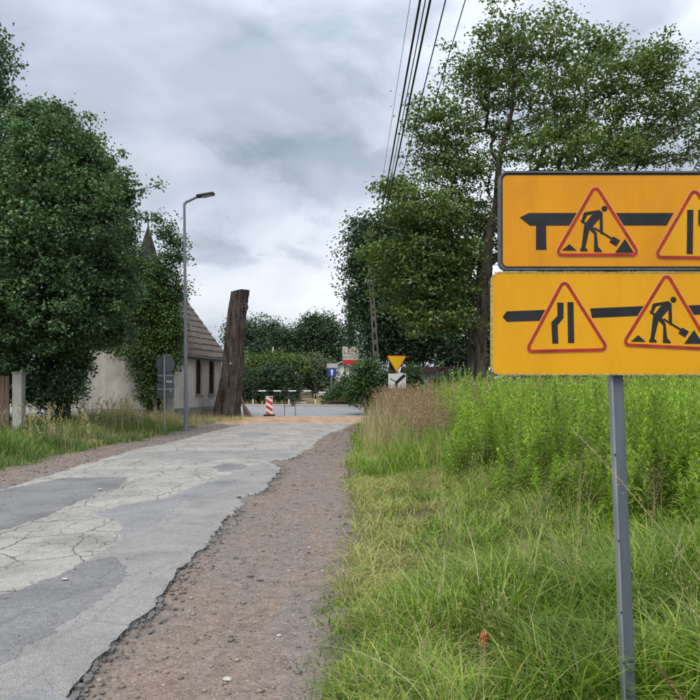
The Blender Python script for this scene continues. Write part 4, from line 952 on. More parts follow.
# evergreen climber over the gable front of the chapel
Y4 = 30.2; b0 = P(150, 400, Y4)
tk = [((b0.x, Y4, 0.0), 0.16), ((b0.x, Y4, 1.0), 0.12), ((b0.x, Y4, 3.0), 0.09), ((b0.x, Y4, 4.6), 0.05)]
tree('climbing_shrub', 'tall bright green climbing shrub covering the corner of the chapel', 'shrub', (b0.x, Y4, 0.1), tk, [blob(152, 295, Y4, 28, 28, 150, 14), blob(146, 332, Y4, 36, 34, 230, 14), blob(150, 365, Y4, 18, 20, 90, 12), blob(170, 335, Y4, 12, 36, 130, 10), blob(134, 292, Y4, 26, 32, 150, 14), blob(150, 392, Y4, 12, 12, 40, 10)], LM['ivy'], 46, 0.10, 0.30, 47, rbase=0.08, shell=0.5, crown='foliage')
tree('dark_shrub', 'dark green shrub growing under the left tree beside the white wall', 'shrub', (P(66, 400, 20.5).x, 20.5, 0.15), [((P(66, 400, 20.5).x, 20.5, 0.0), 0.05), ((P(66, 400, 20.5).x, 20.5, 0.8), 0.04)], [blob(66, 388, 20.5, 15, 16, 55), blob(50, 400, 20.5, 14, 10, 30)], LM['dark'], 36, 0.09, 0.26, 48, rbase=0.04, crown='foliage')

Xs = P(8, 400, 25).x
tree('dark_shrub', 'dark shrub behind the board fence at the left edge', 'shrub', (Xs, 25, 0.15), [((Xs, 25, 0.0), 0.06), ((Xs, 25, 1.0), 0.05)], [blob(-10, 380, 25, 26, 24, 70), blob(22, 384, 25, 22, 20, 60), blob(48, 388, 25, 18, 16, 45)], LM['dark'], 36, 0.12, 0.34, 49, rbase=0.05, crown='foliage')
# far trees, hedges and bushes beyond the junction
far = [(51, 252, 70, [(252, 342, 20, 20, 60), (244, 335, 16, 12, 30)], 'rounded far tree just right of the sawn trunk', 'far'), (52, 276, 74, [(276, 344, 16, 20, 60), (272, 330, 8, 8, 14)], 'low far tree between the sawn trunk and the tallest far tree', 'far'),
       (53, 320, 72, [(318, 332, 20, 18, 70), (308, 345, 18, 18, 60), (332, 345, 18, 20, 60), (322, 356, 24, 14, 60)], 'tallest dark far tree beyond the junction', 'dark'), (54, 297, 86, [(296, 346, 18, 14, 50)], 'pale distant tree behind the tallest far tree', 'far')]
for seed, bx, Y, bls, lab, mt in far:
    b0 = P(bx, 400, Y); tk = [((b0.x, Y, 0.4), 0.35), ((b0.x, Y, 2.5), 0.28), ((b0.x, Y, 5), 0.18)]
    tree('far_tree', lab, 'tree', (b0.x, Y, 0.5), tk, [blob(a, b_, Y, c, d, n) for a, b_, c, d, n in bls], LM[mt], 70, 0.25, 0.9, seed, rbase=0.2, group='trees beyond the junction', shell=0.35)
def conifer(px, Y, ytop, ybase_w, seed, lab, name='spruce_tree'):
    r = np.random.default_rng(seed); b0 = P(px, 400, Y); top = P(px, ytop, Y).z; t = empty(name, (b0.x, Y, 0.4)); tag(t, lab, 'tree', 'trees beyond the junction')
    mb = MB(); mb.tube([(0, 0, -0.2), (0, 0, top - 0.4)], [0.22, 0.03], 10); mb.build('trunk', MAT['bark'], t)
    pts = []; h = top - 0.4; seg0, seg1 = [], []
    for k in range(90):
        f = (k + 0.5) / 90; z = 1.0 + (h - 1.0) * f; ln = ybase_w * (1 - f) * r.uniform(0.6, 1.1) + 0.08; a = r.uniform(0, 6.28)
        e = np.array([math.cos(a) * ln, math.sin(a) * ln, z - 0.25 * ln]); seg0.append([0, 0, z]); seg1.append(e)
        for q in np.linspace(0.25, 1, 5): pts.append(np.array([0, 0, z]) * (1 - q) + e * q)
    V, Fq = tubes_np(np.array(seg0, float), np.array(seg1), np.full(90, 0.04), np.full(90, 0.01), 5); link('branches', np_mesh('branches', V, [Fq]), MAT['twig'], t)
    V, Ft = leaves(np.array(pts), 16, 0.34, 0.22, seed, up=0.3, aspect=0.3); link('crown', np_mesh('crown', V, [Ft]), LM['dark'], t)
conifer(352, 66, 290, 1.5, 61, 'narrow dark spruce standing left of the utility pole top')
conifer(276, 62, 332, 1.1, 62, 'small spruce rising above the pale hedge')
tree('hedge', 'dark green overgrown hedge behind the striped guard rail', 'hedge', (P(272, 400, 51).x, 51, 0.2), [((P(272, 400, 51).x, 51, 0.1), 0.06), ((P(272, 400, 51).x, 51, 1.0), 0.04)],
     [blob(252, 385, 51, 14, 17, 80, 10), blob(268, 384, 51, 14, 18, 90, 10), blob(285, 384, 51, 13, 18, 90, 10), blob(262, 397, 51, 24, 9, 90, 10), blob(288, 396, 51, 9, 9, 40, 10)], LM['dark'], 40, 0.15, 0.45, 71, rbase=0.05, crown='foliage')
tree('hedge', 'pale yellow-green hedge rising behind the dark hedge', 'hedge', (P(275, 400, 56).x, 56, 0.3), [((P(275, 400, 56).x, 56, 0.1), 0.06), ((P(275, 400, 56).x, 56, 1.5), 0.04)],
     [blob(252, 366, 56, 14, 9, 60, 12), blob(275, 364, 56, 18, 10, 90, 12), blob(296, 368, 56, 12, 12, 70, 12), blob(270, 378, 56, 30, 10, 90, 12)], LM['hedge'], 40, 0.17, 0.5, 72, rbase=0.05, crown='foliage')
tree('bush', 'rounded grey-green bush beyond the junction left of the blue sign', 'bush', (P(313, 400, 58).x, 58, 0.3), [((P(313, 400, 58).x, 58, 0.1), 0.06), ((P(313, 400, 58).x, 58, 1.5), 0.05)],
     [blob(312, 368, 58, 16, 14, 110), blob(325, 375, 58, 10, 12, 60), blob(302, 376, 58, 12, 10, 60), blob(316, 384, 58, 18, 8, 60)], LM['greybush'], 40, 0.17, 0.5, 73, rbase=0.06, crown='foliage')
tree('bush', 'dark leafy bush at the foot of the utility pole', 'bush', (P(366, 400, 36.5).x, 36.5, 0.1), [((P(366, 400, 36.5).x, 36.5, 0.0), 0.05), ((P(366, 400, 36.5).x, 36.5, 1.2), 0.04)],
     [blob(365, 378, 36.5, 13, 14, 80), blob(372, 395, 36.5, 14, 14, 80), blob(358, 392, 36.5, 12, 12, 60), blob(385, 385, 36.5, 12, 12, 60), blob(372, 366, 36.5, 8, 8, 24)], LM['bush'], 36, 0.13, 0.36, 74, rbase=0.04, crown='foliage')
tree('bush', 'low dark bush along the far pavement under the blue sign', 'bush', (P(336, 400, 48.6).x, 48.6, 0.2), [((P(336, 400, 48.6).x, 48.6, 0.1), 0.05), ((P(336, 400, 48.6).x, 48.6, 0.8), 0.04)],
     [blob(340, 393, 48.6, 9, 8, 50), blob(349, 386, 48.6, 8, 13, 50), blob(354, 395, 48.6, 9, 8, 40), blob(330, 397, 48.6, 6, 4, 18)], LM['bush'], 36, 0.15, 0.4, 75, rbase=0.04, crown='foliage')
tree('bush', 'green leafy sapling right of the yellow yield sign', 'bush', (P(412, 400, 31).x, 31, 0.1), [((P(412, 400, 31).x, 31, 0.0), 0.03), ((P(412, 400, 31).x, 31, 1.4), 0.02)],
     [blob(413, 376, 31, 7, 12, 36), blob(411, 388, 31, 8, 8, 26)], LM['bush'], 26, 0.12, 0.3, 76, rbase=0.03, crown='foliage')
r_ = random.Random(12)
for k in range(4):
    x0 = P(322 + 6 * k, 400, 47.6).x; q = MB(); L_ = r_.uniform(1.6, 2.8)
    q.tube([(0, 0, 0), (L_ * 0.4, 0.1, 0.22 + 0.08 * k), (L_, 0.2, 0.12 + 0.1 * (k % 2))], [0.06, 0.05, 0.03], 7)
    s_ = q.build('fallen_branch', MAT['bark'], smooth=True); s_.location = (x0, 47.0 + 0.25 * k, 0.33); tag(s_, ['leftmost bare fallen branch on the far pavement', 'second bare fallen branch from the left on the far pavement', 'third bare fallen branch from the left on the far pavement', 'rightmost bare fallen branch on the far pavement'][k], 'branch', 'fallen branches on the far pavement')

for k, (X, Y, w_, h_) in enumerate(((8.0, 29, 2.2, 1.2), (12.0, 29.5, 2.4, 1.4), (16.5, 30, 2.6, 1.3), (5.6, 34, 2.0, 1.3))):
    tree('bush', ['rounded bush behind the tall weeds under the left of the lower board', 'middle bush of three behind the tall weeds under the lower board', 'rightmost bush behind the tall weeds beyond the signpost', 'bush beside the trunk of the big airy tree, behind the tall weeds'][k], 'bush', (X, Y, 0.1), [((X, Y, 0.0), 0.06), ((X, Y, 0.9), 0.05)],
         [((X - 0.6 * w_, Y, 0.9), (w_ * 0.6, 1.2, 0.9), 60), ((X + 0.5 * w_, Y, h_ * 0.8), (w_ * 0.6, 1.2, h_ * 0.8), 80), ((X, Y, h_), (w_ * 0.5, 1.0, h_ * 0.75), 60)], LM['bush'], 34, 0.14, 0.42, 80 + k, rbase=0.05, group='bushes behind the weeds', crown='foliage')
# garden wall left of the hedge, pale posts and shed behind the yield sign
gw = empty('garden_wall', (P(254, 400, 52).x, 52.4, 0.2)); tag(gw, 'grey garden wall with orange tile coping behind the sawn trunk', 'wall')
q = MB(); q.box((-1.2, 0, 0.85), (5.4, 0.22, 1.9)); q.build('wall', simple('grey_render', (0.24, 0.23, 0.22), 0.9, 0.25, 3, 0.3), gw)
for k in range(14):
    q = MB(); q.box((-3.7 + k * 0.385, 0, 1.86 + 0.01 * (k % 2)), (0.38, 0.42, 0.1)); q.build('coping_tile', simple('orange_tile', (0.42, 0.20, 0.12), 0.8) if k == 0 else bpy.data.materials['orange_tile'], gw, 0.02)
for px, py0, Y, lab in ((273, 347, 60, 'pale concrete post rising above the pale hedge'), (296, 372, 55, 'short pale post at the right end of the dark hedge')):
    q = MB(); z1 = P(0, py0, Y).z; q.box((0, 0, (z1 - 0.3) / 2), (0.16, 0.16, z1 - 0.3), None); s_ = q.build('concrete_post', MAT['pillar'], None, 0.01); s_.location = (P(px, 400, Y).x, Y, 0.3); tag(s_, lab, 'post')
sh = empty('shed', (P(428, 400, 41).x, 41, 0.05)); tag(sh, 'small grey shed with dark red roof behind the tall dry grass', 'shed')
q = MB(); q.box((0, 1.0, 1.1), (2.6, 2.0, 2.4)); q.build('wall', simple('shed_grey', (0.20, 0.20, 0.20), 0.9, 0.2), sh)
q = MB(); q.prism([(-1.5, 2.3), (1.5, 2.3), (1.4, 2.62), (-1.4, 2.62)], -0.25, 2.2); q.build('roof', simple('dark_red_sheet', (0.06, 0.028, 0.026), 0.6, 0.3), sh)
q = MB(); q.box((0.5, -0.02, 1.0), (0.8, 0.05, 1.9)); q.build('door', MAT['darkwood'], sh)
whs = empty('white_house', (P(342, 400, 62).x, 62, 0.4)); tag(whs, 'pale gabled house mostly hidden behind the advertising board', 'house')
q = MB(); q.prism([(-2.6, -0.2), (2.6, -0.2), (2.6, 1.9), (0, 3.1), (-2.6, 1.9)], 0, 5); q.build('wall', MAT['white'], whs)
q = MB()
for s in (-1, 1): q.beam((s * 2.9, 2.4, 1.85), (0, 2.4, 3.25), 5.6, 0.12, up=(0, 1, 0)) if False else q.add([(s * 2.9, -0.3, 1.8), (s * 2.9, 5.3, 1.8), (0, 5.3, 3.2), (0, -0.3, 3.2), (s * 2.9, -0.3, 1.92), (s * 2.9, 5.3, 1.92), (0, 5.3, 3.32), (0, -0.3, 3.32)], [(0, 1, 2, 3), (4, 5, 6, 7), (0, 1, 5, 4), (0, 3, 7, 4), (1, 2, 6, 5)])
q.build('roof', simple('pale_grey_roof', (0.45, 0.45, 0.46), 0.6), whs)

# ------------------------------------------------------------------ grasses
def blades(x, y, h, w, bend, seed, segs=3, droop=0.5, az=None):
    r = np.random.default_rng(seed); n = len(x); z0 = H(x, y) - 0.02
    a = r.uniform(0, 2 * np.pi, n) if az is None else az; dx, dy = np.cos(a), np.sin(a)
    fa = a + np.pi / 2 + r.normal(0, 0.5, n); wx, wy = np.cos(fa) * w / 2, np.sin(fa) * w / 2
    rows = []
    for k in range(segs + 1):
        t = k / segs; out = bend * h * t ** 2; zz = h * (t - droop * bend * 0.6 * t ** 3); cx = x + dx * out; cy = y + dy * out; ww = (1 - t ** 1.6) if k < segs else 0
        if k < segs: rows += [np.stack([cx - wx * ww, cy - wy * ww, z0 + zz], 1), np.stack([cx + wx * ww, cy + wy * ww, z0 + zz], 1)]
        else: rows.append(np.stack([cx, cy, z0 + zz], 1))
    nv = 2 * segs + 1; V = np.stack(rows, 1).reshape(-1, 3); b = np.arange(n) * nv; Fq = []
    quads = [np.stack([b + 2 * k, b + 2 * k + 1, b + 2 * k + 3, b + 2 * k + 2], 1) for k in range(segs - 1)]
    tris = np.stack([b + 2 * segs - 2, b + 2 * segs - 1, b + 2 * segs], 1)
    return V, (quads, tris)
def grass(name, label, x, y, h, w, bend, mat, seed, segs=3, droop=0.5, az=None):
    V, (q, t) = blades(x, y, h, w, bend, seed, segs, droop, az)
    return tag(link(name, np_mesh(name, V, q + [t], False), mat), label, 'grass', kind='stuff')
GM = {}
GM['green'] = leafmat('verge_grass_blade', [(0, (0.056, 0.112, 0.0126)), (0.3, (0.14, 0.252, 0.0266)), (0.65, (0.252, 0.3864, 0.0504)), (0.9, (0.3808, 0.4592, 0.091)), (1, (0.5376, 0.4928, 0.161))], 0.42, 0.42, clump=(0.6, 0.9, 1.3), cscale=1.6)
GM['matted'] = leafmat('matted_grass_blade', [(0, (0.147, 0.168, 0.0382)), (0.35, (0.2835, 0.2992, 0.0765)), (0.7, (0.4305, 0.399, 0.136)), (1, (0.567, 0.483, 0.2295))], 0.3, 0.6, clump=(0.8, 0.9, 1.15), cscale=1.5)
GM['lush'] = leafmat('lush_grass_blade', [(0, (0.066, 0.132, 0.0272)), (0.5, (0.121, 0.2035, 0.0467)), (0.85, (0.187, 0.275, 0.068)), (1, (0.297, 0.319, 0.102))], 0.35, 0.5, cscale=0.9)
GM['straw'] = leafmat('dry_straw_blade', [(0, (0.286, 0.242, 0.11)), (0.5, (0.44, 0.3685, 0.198)), (0.8, (0.55, 0.462, 0.275)), (1, (0.308, 0.308, 0.121))], 0.3, 0.6, cscale=1.0)
GM['sorrel'] = leafmat('sorrel_seed', [(0, (0.10, 0.06, 0.045)), (0.6, (0.18, 0.12, 0.085)), (1, (0.27, 0.20, 0.13))], 0.2, 0.7)
GM['pale'] = leafmat('pale_arching_blade', [(0, (0.2, 0.26, 0.09)), (0.5, (0.32, 0.36, 0.15)), (1, (0.52, 0.47, 0.27))], 0.3, 0.5, cscale=1.5)
GM['rust'] = leafmat('rusty_seed_head', [(0, (0.242, 0.1375, 0.099)), (0.5, (0.374, 0.2365, 0.165)), (0.8, (0.484, 0.341, 0.242)), (1, (0.55, 0.462, 0.308))], 0.3, 0.7, cscale=0.8)
GM['gold'] = leafmat('goldenrod_leaf', [(0, (0.1404, 0.2365, 0.03)), (0.45, (0.2592, 0.3905, 0.0488)), (0.8, (0.3564, 0.495, 0.075)), (1, (0.486, 0.583, 0.1275))], 0.38, 0.5, clump=(0.62, 0.95, 1.3), cscale=2.6)

def field(n, y0, y1, x0f, x1f, seed, pw=1.0, tuft=9, ts=0.035):
    """points for blades, gathered in tufts of about `tuft` blades"""
    r = np.random.default_rng(seed); m_ = max(1, n // tuft); y = y0 + (y1 - y0) * r.uniform(0, 1, m_) ** pw; a, b = x0f(y), x1f(y); x = a + (b - a) * r.uniform(0, 1, m_)
    s_ = ts * (0.6 + y / 8); return np.repeat(x, tuft) + r.normal(0, 1, m_ * tuft) * np.repeat(s_, tuft), np.repeat(y, tuft) + r.normal(0, 1, m_ * tuft) * np.repeat(s_, tuft), r
edge = lambda y: -0.12 + 0.10 * vnoise(y * 1.7, y * 0 + 5, 20) + 0.07 * vnoise(y * 4.3, y * 0 + 2, 21) + 0.35 * sstep(17, 27, y)
vw = lambda y: 0.56 * y + 0.5
gfront = lambda x: np.interp(x, [1.0, 1.5, 2.0, 2.6, 3.1, 3.6, 9], [15.0, 12.2, 9.4, 6.9, 5.5, 4.8, 4.0])   # front edge (y) of the tall stand
def thin_edge(x, y, r, amt=0.5):
    d = x - edge(y); return (d > 0) & ((d > amt) | (r.uniform(0, 1, len(x)) < (0.15 + 0.85 * d / amt)))
# near long grass
x, y, r = field(26000, 1.9, 5.2, edge, vw, 101, 1.0)
k = thin_edge(x, y, r, 0.45); x, y = x[k], y[k]; d = np.clip((x - edge(y)) / 1.1, 0, 1)
h = (0.10 + 0.34 * d) * r.uniform(0.55, 1.35, len(x)) * (1 + 0.35 * vnoise(x * 1.6, y * 1.6, 22)); pz = (np.abs(x - 1.15) < 0.5) & (y < 3.1); h = np.where(pz, np.minimum(h, 0.26), h); pz = (np.abs(x - 0.72) < 0.12) & (np.abs(y - 3.7) < 0.45); h = np.where(pz, np.minimum(h, 0.09), h); grass('grass', 'long green grass in the foreground around the signpost', x, y, h, r.uniform(0.007, 0.017, len(x)), r.uniform(0.3, 1.3, len(x)), GM['green'], 1, 4, 0.6)
x, y, r = field(34000, 4.6, 12.5, edge, vw, 102, 1.0)
k = thin_edge(x, y, r, 0.5) & (y < gfront(x) + 1.6) & (vnoise(x * 2.3, y * 2.0, 70) + 0.6 * vnoise(x * 5.1, y * 4.7, 71) > -0.55 + 0.35 * r.uniform(-1, 1, len(x))); x, y = x[k], y[k]; d = np.clip((x - edge(y)) / 2.0, 0, 1)
h = (0.09 + 0.26 * d ** 1.3) * r.uniform(0.5, 1.3, len(x)) * (1 + 0.35 * vnoise(x * 1.2, y * 1.2, 23)); grass('grass', 'green grass along the right verge between dirt strip and tall weeds', x, y, h, r.uniform(0.008, 0.016, len(x)), r.uniform(0.4, 1.4, len(x)), GM['green'], 2, 3, 0.6)
x, y, r = field(26000, 5.0, 17.0, lambda y: edge(y) + 0.15, lambda y: edge(y) + 2.3, 103, 0.9)
pm = vnoise(x * 0.8, y * 0.55, 24) + 0.5 * vnoise(x * 2.1, y * 1.7, 25); k = (pm > 0.0 + 0.25 * r.uniform(-1, 1, len(x))) & (y < gfront(x) + 0.8); x, y = x[k], y[k]
grass('matted_grass', 'pale flattened dry grass lying along the right verge', x, y, r.uniform(0.12, 0.34, len(x)), r.uniform(0.005, 0.011, len(x)), r.uniform(0.9, 2.0, len(x)), GM['matted'], 3, 3, 0.85)
x, y, r = field(9000, 2.2, 5.5, lambda y: edge(y) + 0.2, vw, 104); k = ~((np.abs(x - 1.15) < 0.5) & (y < 3.1)) & ~((np.abs(x - 0.72) < 0.14) & (np.abs(y - 3.7) < 0.5)); x, y = x[k], y[k]; grass('matted_grass', 'bent dry blades mixed into the foreground grass', x, y, r.uniform(0.15, 0.42, len(x)), r.uniform(0.003, 0.006, len(x)), r.uniform(0.6, 1.6, len(x)), GM['matted'], 4, 4, 0.8)
x, y, r = field(30000, 12.0, 29.0, edge, lambda y: 0.35 * y + 1, 105, 1.0); k = thin_edge(x, y, r, 0.4); x, y = x[k], y[k]; d = np.clip((x - edge(y)) / 1.6, 0, 1)
grass('grass', 'green grass farther along the right verge near the yield sign', x, y, (0.15 + 0.45 * d) * r.uniform(0.6, 1.3, len(x)), r.uniform(0.010, 0.020, len(x)), r.uniform(0.2, 0.9, len(x)), GM['green'], 5, 3)
x, y, r = field(330, 2.3, 4.6, lambda y: edge(y) + 0.45, vw, 106, tuft=5, ts=0.05)
k = ~((np.abs(x - 1.15) < 0.55) & (y < 3.1)); x, y = x[k], y[k]; grass('long_grass', 'long arching pale blades in the foreground grass', x, y, r.uniform(0.45, 0.95, len(x)), r.uniform(0.004, 0.009, len(x)), r.uniform(0.4, 1.1, len(x)), GM['pale'], 7, 7, 0.75)
# tufts on the dirt strip
tx, ty, tl = [], [], []
for (px, py, n_, s_) in ((325, 612, 130, 0.05), (342, 640, 200, 0.08), (344, 652, 160, 0.07), (338, 668, 260, 0.10), (350, 585, 240, 0.10), (345, 690, 240, 0.09)):
    gx_, gy_ = G(px, py); tx.append(rng.normal(gx_, s_, n_)); ty.append(rng.normal(gy_, s_ * 1.1, n_))
tx, ty = np.concatenate(tx), np.concatenate(ty)
grass('grass', 'small grass tufts growing out of the dirt strip', tx, ty, rng.uniform(0.04, 0.13, len(tx)), rng.uniform(0.003, 0.006, len(tx)), rng.uniform(0.3, 1.2, len(tx)), GM['lush'], 6, 3, 0.6)

# tall stand of goldenrod
def goldenrod(name, label, x, y, hh, seed, nl=70, leaf=0.085, lw=0.013):
    r = np.random.default_rng(seed); n = len(x); z0 = H(x, y) - 0.02; la = r.uniform(0, 6.28, n); lean = r.uniform(0.0, 0.16, n)
    lx_, ly_ = np.cos(la) * lean, np.sin(la) * lean
    def at(i, t): return np.stack([x[i] + lx_[i] * hh[i] * t ** 1.7, y[i] + ly_[i] * hh[i] * t ** 1.7, z0[i] + hh[i] * t], 1)
    idx = np.arange(n); P0 = [at(idx, np.full(n, t)) for t in (0, 0.35, 0.7, 1.0)]
    Vs, Fs = [], []; base = 0
    for k in range(3):
        V, Fq = tubes_np(P0[k], P0[k + 1], np.full(n, 0.0035 - 0.0009 * k), np.full(n, 0.0027 - 0.0009 * k), 3); Vs.append(V); Fs.append(Fq + base); base += len(V)
    N = n * nl; i = np.repeat(idx, nl); t = np.tile((np.arange(nl) + 0.5) / nl, n) + r.normal(0, 0.006, N); t = np.clip(0.06 + 0.95 * t, 0, 1.0)
    p = at(i, t); a = np.tile(np.arange(nl) * 2.4, n) + np.repeat(r.uniform(0, 6.28, n), nl) + r.normal(0, 0.3, N)
    s = leaf * np.clip(1.15 - 0.85 * np.clip((t - 0.5) / 0.5, 0, 1) ** 1.1, 0.28, 2) * np.clip(t * 2.2, 0.5, 1) * r.uniform(0.7, 1.25, N)
    el = 0.30 + 0.75 * t ** 2.2 + r.normal(0, 0.2, N); d = np.stack([np.cos(a) * np.cos(el), np.sin(a) * np.cos(el), np.sin(el)], 1); sd_ = np.stack([-np.sin(a), np.cos(a), np.zeros(N)], 1)
    w = (lw / 2 * r.uniform(0.7, 1.3, N))[:, None]; s3 = s[:, None]; mid = p + d * s3 * 0.5 + np.array([0, 0, 0.0]); tip = p + d * s3 - np.array([0, 0, 1]) * s3 * 0.42 * (1.1 - t)[:, None]
    V = np.stack([p, mid + sd_ * w, tip, mid - sd_ * w], 1).reshape(-1, 3); b = np.arange(N) * 4 + base
    Ft = np.concatenate([np.stack([b, b + 1, b + 3], 1), np.stack([b + 1, b + 2, b + 3], 1)]); Vs.append(V)
    return tag(link(name, np_mesh(name, np.concatenate(Vs), [np.concatenate(Fs), Ft]), GM['gold']), label, 'weeds', kind='stuff')
def stand(n, seed, y0, y1, x0, x1f):
    r = np.random.default_rng(seed); y = r.uniform(y0, y1, n); x = x0 + (x1f(y) - x0) * r.uniform(0, 1, n); k = (y > gfront(x) + r.normal(0, 0.65, n)) & (x < 0.56 * y + 1.2) & (vnoise(x * 1.1, y * 1.1, 30) > -0.75); return x[k], y[k], r
x, y, r = stand(380, 201, 3.9, 12.2, 1.3, lambda y: 0.56 * y + 1.2)
ch_ = r.uniform(0.62, 1.2, len(x)); kk = 5; x = np.repeat(x, kk) + r.normal(0, 0.10, len(x) * kk); y = np.repeat(y, kk) + r.normal(0, 0.10, len(y) * kk)
hh = (1.46 + 0.18 * vnoise(x * 0.8, y * 0.8, 31)) * np.repeat(ch_, kk) * r.uniform(0.72, 1.08, len(x)) * np.clip(0.62 + 0.22 * (y - gfront(x)), 0.42, 1.0)
near_ = y < 7.6
goldenrod('goldenrod_stand', 'nearest bright green goldenrod plants just behind the signpost', x[near_], y[near_], hh[near_], 205, 100, 0.135, 0.019)
goldenrod('goldenrod_stand', 'bright green stand of tall leafy goldenrod in the middle distance', x[~near_], y[~near_], hh[~near_], 202, 105, 0.13, 0.021)
x, y, r = stand(1900, 203, 11.5, 26.0, 2.2, lambda y: 0.5 * y + 1.0)
goldenrod('goldenrod_stand', 'goldenrod farther back under the lower yellow board', x, y, (1.38 + 0.25 * vnoise(x * 0.6, y * 0.6, 36)) * r.uniform(0.7, 1.22, len(x)), 204, 70, 0.13, 0.025)
# tall dry grass with rusty seed heads
def seed_grass(name, label, x, y, hh, seed, stem_w=0.006, head=0.24, nsp=26, hm=None, lean=0.25, spike=0.022, sw=0.008):
    r = np.random.default_rng(seed); n = len(x); a = r.uniform(0, 6.28, n); bend = lean * r.uniform(0.2, 1.4, n)
    V, (q, t) = blades(x, y, hh, np.full(n, stem_w), bend, seed, 4, 0.3, a)
    root = tag(link(name, np_mesh(name, V, q + [t]), GM['straw']), label, 'grass', kind='stuff')
    i = np.repeat(np.arange(n), nsp); N = len(i); tt = 1 - (head / hh[i]) * r.uniform(0, 1, N) ** 1.1; out = bend[i] * hh[i] * tt ** 2; zz = hh[i] * (tt - 0.3 * bend[i] * 0.6 * tt ** 3)
    c = np.stack([x[i] + np.cos(a[i]) * out, y[i] + np.sin(a[i]) * out, H(x[i], y[i]) + zz], 1) + r.normal(0, 0.012, (N, 3)) * (1.2 + 2 * (1 - tt))[:, None]
    d = r.normal(0, 0.4, (N, 3)) + np.array([0, 0, 1.0]); d /= np.linalg.norm(d, axis=1)[:, None]; s = np.cross(d, r.normal(0, 1, (N, 3))); s /= np.linalg.norm(s, axis=1)[:, None]
    V = np.stack([c - d * spike, c + s * sw, c + d * spike, c - s * sw], 1).reshape(-1, 3); b = np.arange(N) * 4
    link('seed_heads', np_mesh('seed_heads', V, [np.stack([b, b + 1, b + 2, b + 3], 1)]), hm or GM['rust'], root)
    return root
x, y, r = field(3600, 15.5, 29.0, lambda y: 0.5 + 0.02 * y, lambda y: 0.27 * y + 0.2, 301); k = (vnoise(x * 0.7, y * 0.7, 33) > -0.6) & (x > edge(y) + 0.4) & (y > 16.5 + 2.5 * vnoise(x * 1.6, x * 0 + 4, 72)); x, y = x[k], y[k]
seed_grass('tall_dry_grass', 'tall rusty brown seeding grass on the verge below the yield sign', x, y, r.uniform(0.85, 1.6, len(x)) * np.clip(0.55 + 0.09 * (y - 14.5), 0.5, 1), 302, 0.009, 0.5, 26, spike=0.026, sw=0.0075)
x, y, r = field(8000, 14.0, 28.0, lambda y: 0.35 + 0.3 * sstep(17, 27, y), lambda y: 0.25 * y + 0.3, 303); grass('straw', 'tall straw-coloured blades on the far right verge', x, y, r.uniform(0.5, 1.5, len(x)) * np.clip(0.4 + 0.12 * (y - 14), 0.35, 1), r.uniform(0.008, 0.014, len(x)), r.uniform(0.1, 0.5, len(x)), GM['straw'], 304, 3)
x, y, r = field(1500, 19.0, 29.0, lambda y: 0.16 * y, lambda y: 0.5 * y, 309); seed_grass('tall_dry_grass', 'pinkish seeding grass at the back of the bright green weeds', x, y, r.uniform(1.2, 1.75, len(x)), 310, 0.010, 0.45, 26, spike=0.026, sw=0.008)
x, y, r = field(240, 2.6, 9.0, lambda y: edge(y) + 0.5, lambda y: np.minimum(vw(y), 3.6), 305); seed_grass('seeding_grass', 'thin seeding grass stalks scattered through the near verge', x, y, r.uniform(0.45, 0.85, len(x)), 306, 0.0035, 0.13, 22, GM['straw'], 0.5, 0.009, 0.0025)
x, y, r = field(60, 5.5, 10.5, lambda y: 1.2 + 0 * y, lambda y: 2.8 + 0 * y, 307); seed_grass('sorrel', 'brown seeding sorrel stalks at the front of the tall weeds', x, y, r.uniform(0.6, 1.0, len(x)), 308, 0.005, 0.35, 50, GM['sorrel'], 0.2, 0.008, 0.0035)

# left verge
x, y, r = field(30000, 9.5, 26.0, lambda y: -0.56 * y - 1.5, lambda y: np.interp(y, ly, lx) - 1.05 + 0.2 * vnoise(y * 1.3, y * 0, 40), 401, 0.8)
d = np.clip((np.interp(y, ly, lx) - 1.0 - x) / 1.2, 0, 1); grass('grass', 'lush green grass on the left verge', x, y, (0.10 + 0.36 * d) * r.uniform(0.5, 1.3, len(x)) * (1 + 0.4 * vnoise(x, y, 41)), r.uniform(0.011, 0.020, len(x)), r.uniform(0.2, 0.9, len(x)), GM['lush'], 402, 3)
x, y, r = field(9000, 17.5, 33.0, lambda y: -7.2 - 0.24 * (y - 16), lambda y: np.interp(y, ly, lx) - 1.0 - 0.02 * y, 403); k = y < 33; x, y = x[k], y[k]
d = np.clip((np.interp(y, ly, lx) - 1.2 - x) / 1.5, 0, 1); grass('straw', 'dry straw-coloured tall grass before the chapel wall', x, y, (0.14 + 0.36 * d) * r.uniform(0.5, 1.25, len(x)), r.uniform(0.012, 0.020, len(x)), r.uniform(0.1, 0.7, len(x)), GM['straw'], 404, 3)
x, y, r = field(100, 20.5, 24.0, lambda y: -8.2 + 0 * y, lambda y: -5.9 + 0 * y, 405); x = -6.9 + (x + 6.9) * 0.8; seed_grass('tall_dry_grass', 'tall pale seeding grass around the grey sign backs', x, y, r.uniform(0.7, 1.3, len(x)), 406, 0.012, 0.35, 22, GM['straw'], 0.25, 0.03, 0.01)
x, y, r = field(110, 16.0, 19.5, lambda y: -0.52 * y, lambda y: -0.52 * y + 2.6, 407); seed_grass('tall_dry_grass', 'dry seeding stalks in front of the brown fence', x, y, r.uniform(0.5, 1.1, len(x)), 408, 0.010, 0.3, 20, GM['straw'], 0.3, 0.025, 0.009)
x, y, r = field(3000, 29.0, 34.2, lambda y: -7.5 + 0 * y, lambda y: -4.6 + 0 * y, 409); grass('straw', 'sparse dry grass around the foot of the sawn trunk', x, y, r.uniform(0.08, 0.3, len(x)), r.uniform(0.014, 0.022, len(x)), r.uniform(0.2, 0.9, len(x)), GM['straw'], 410, 3)
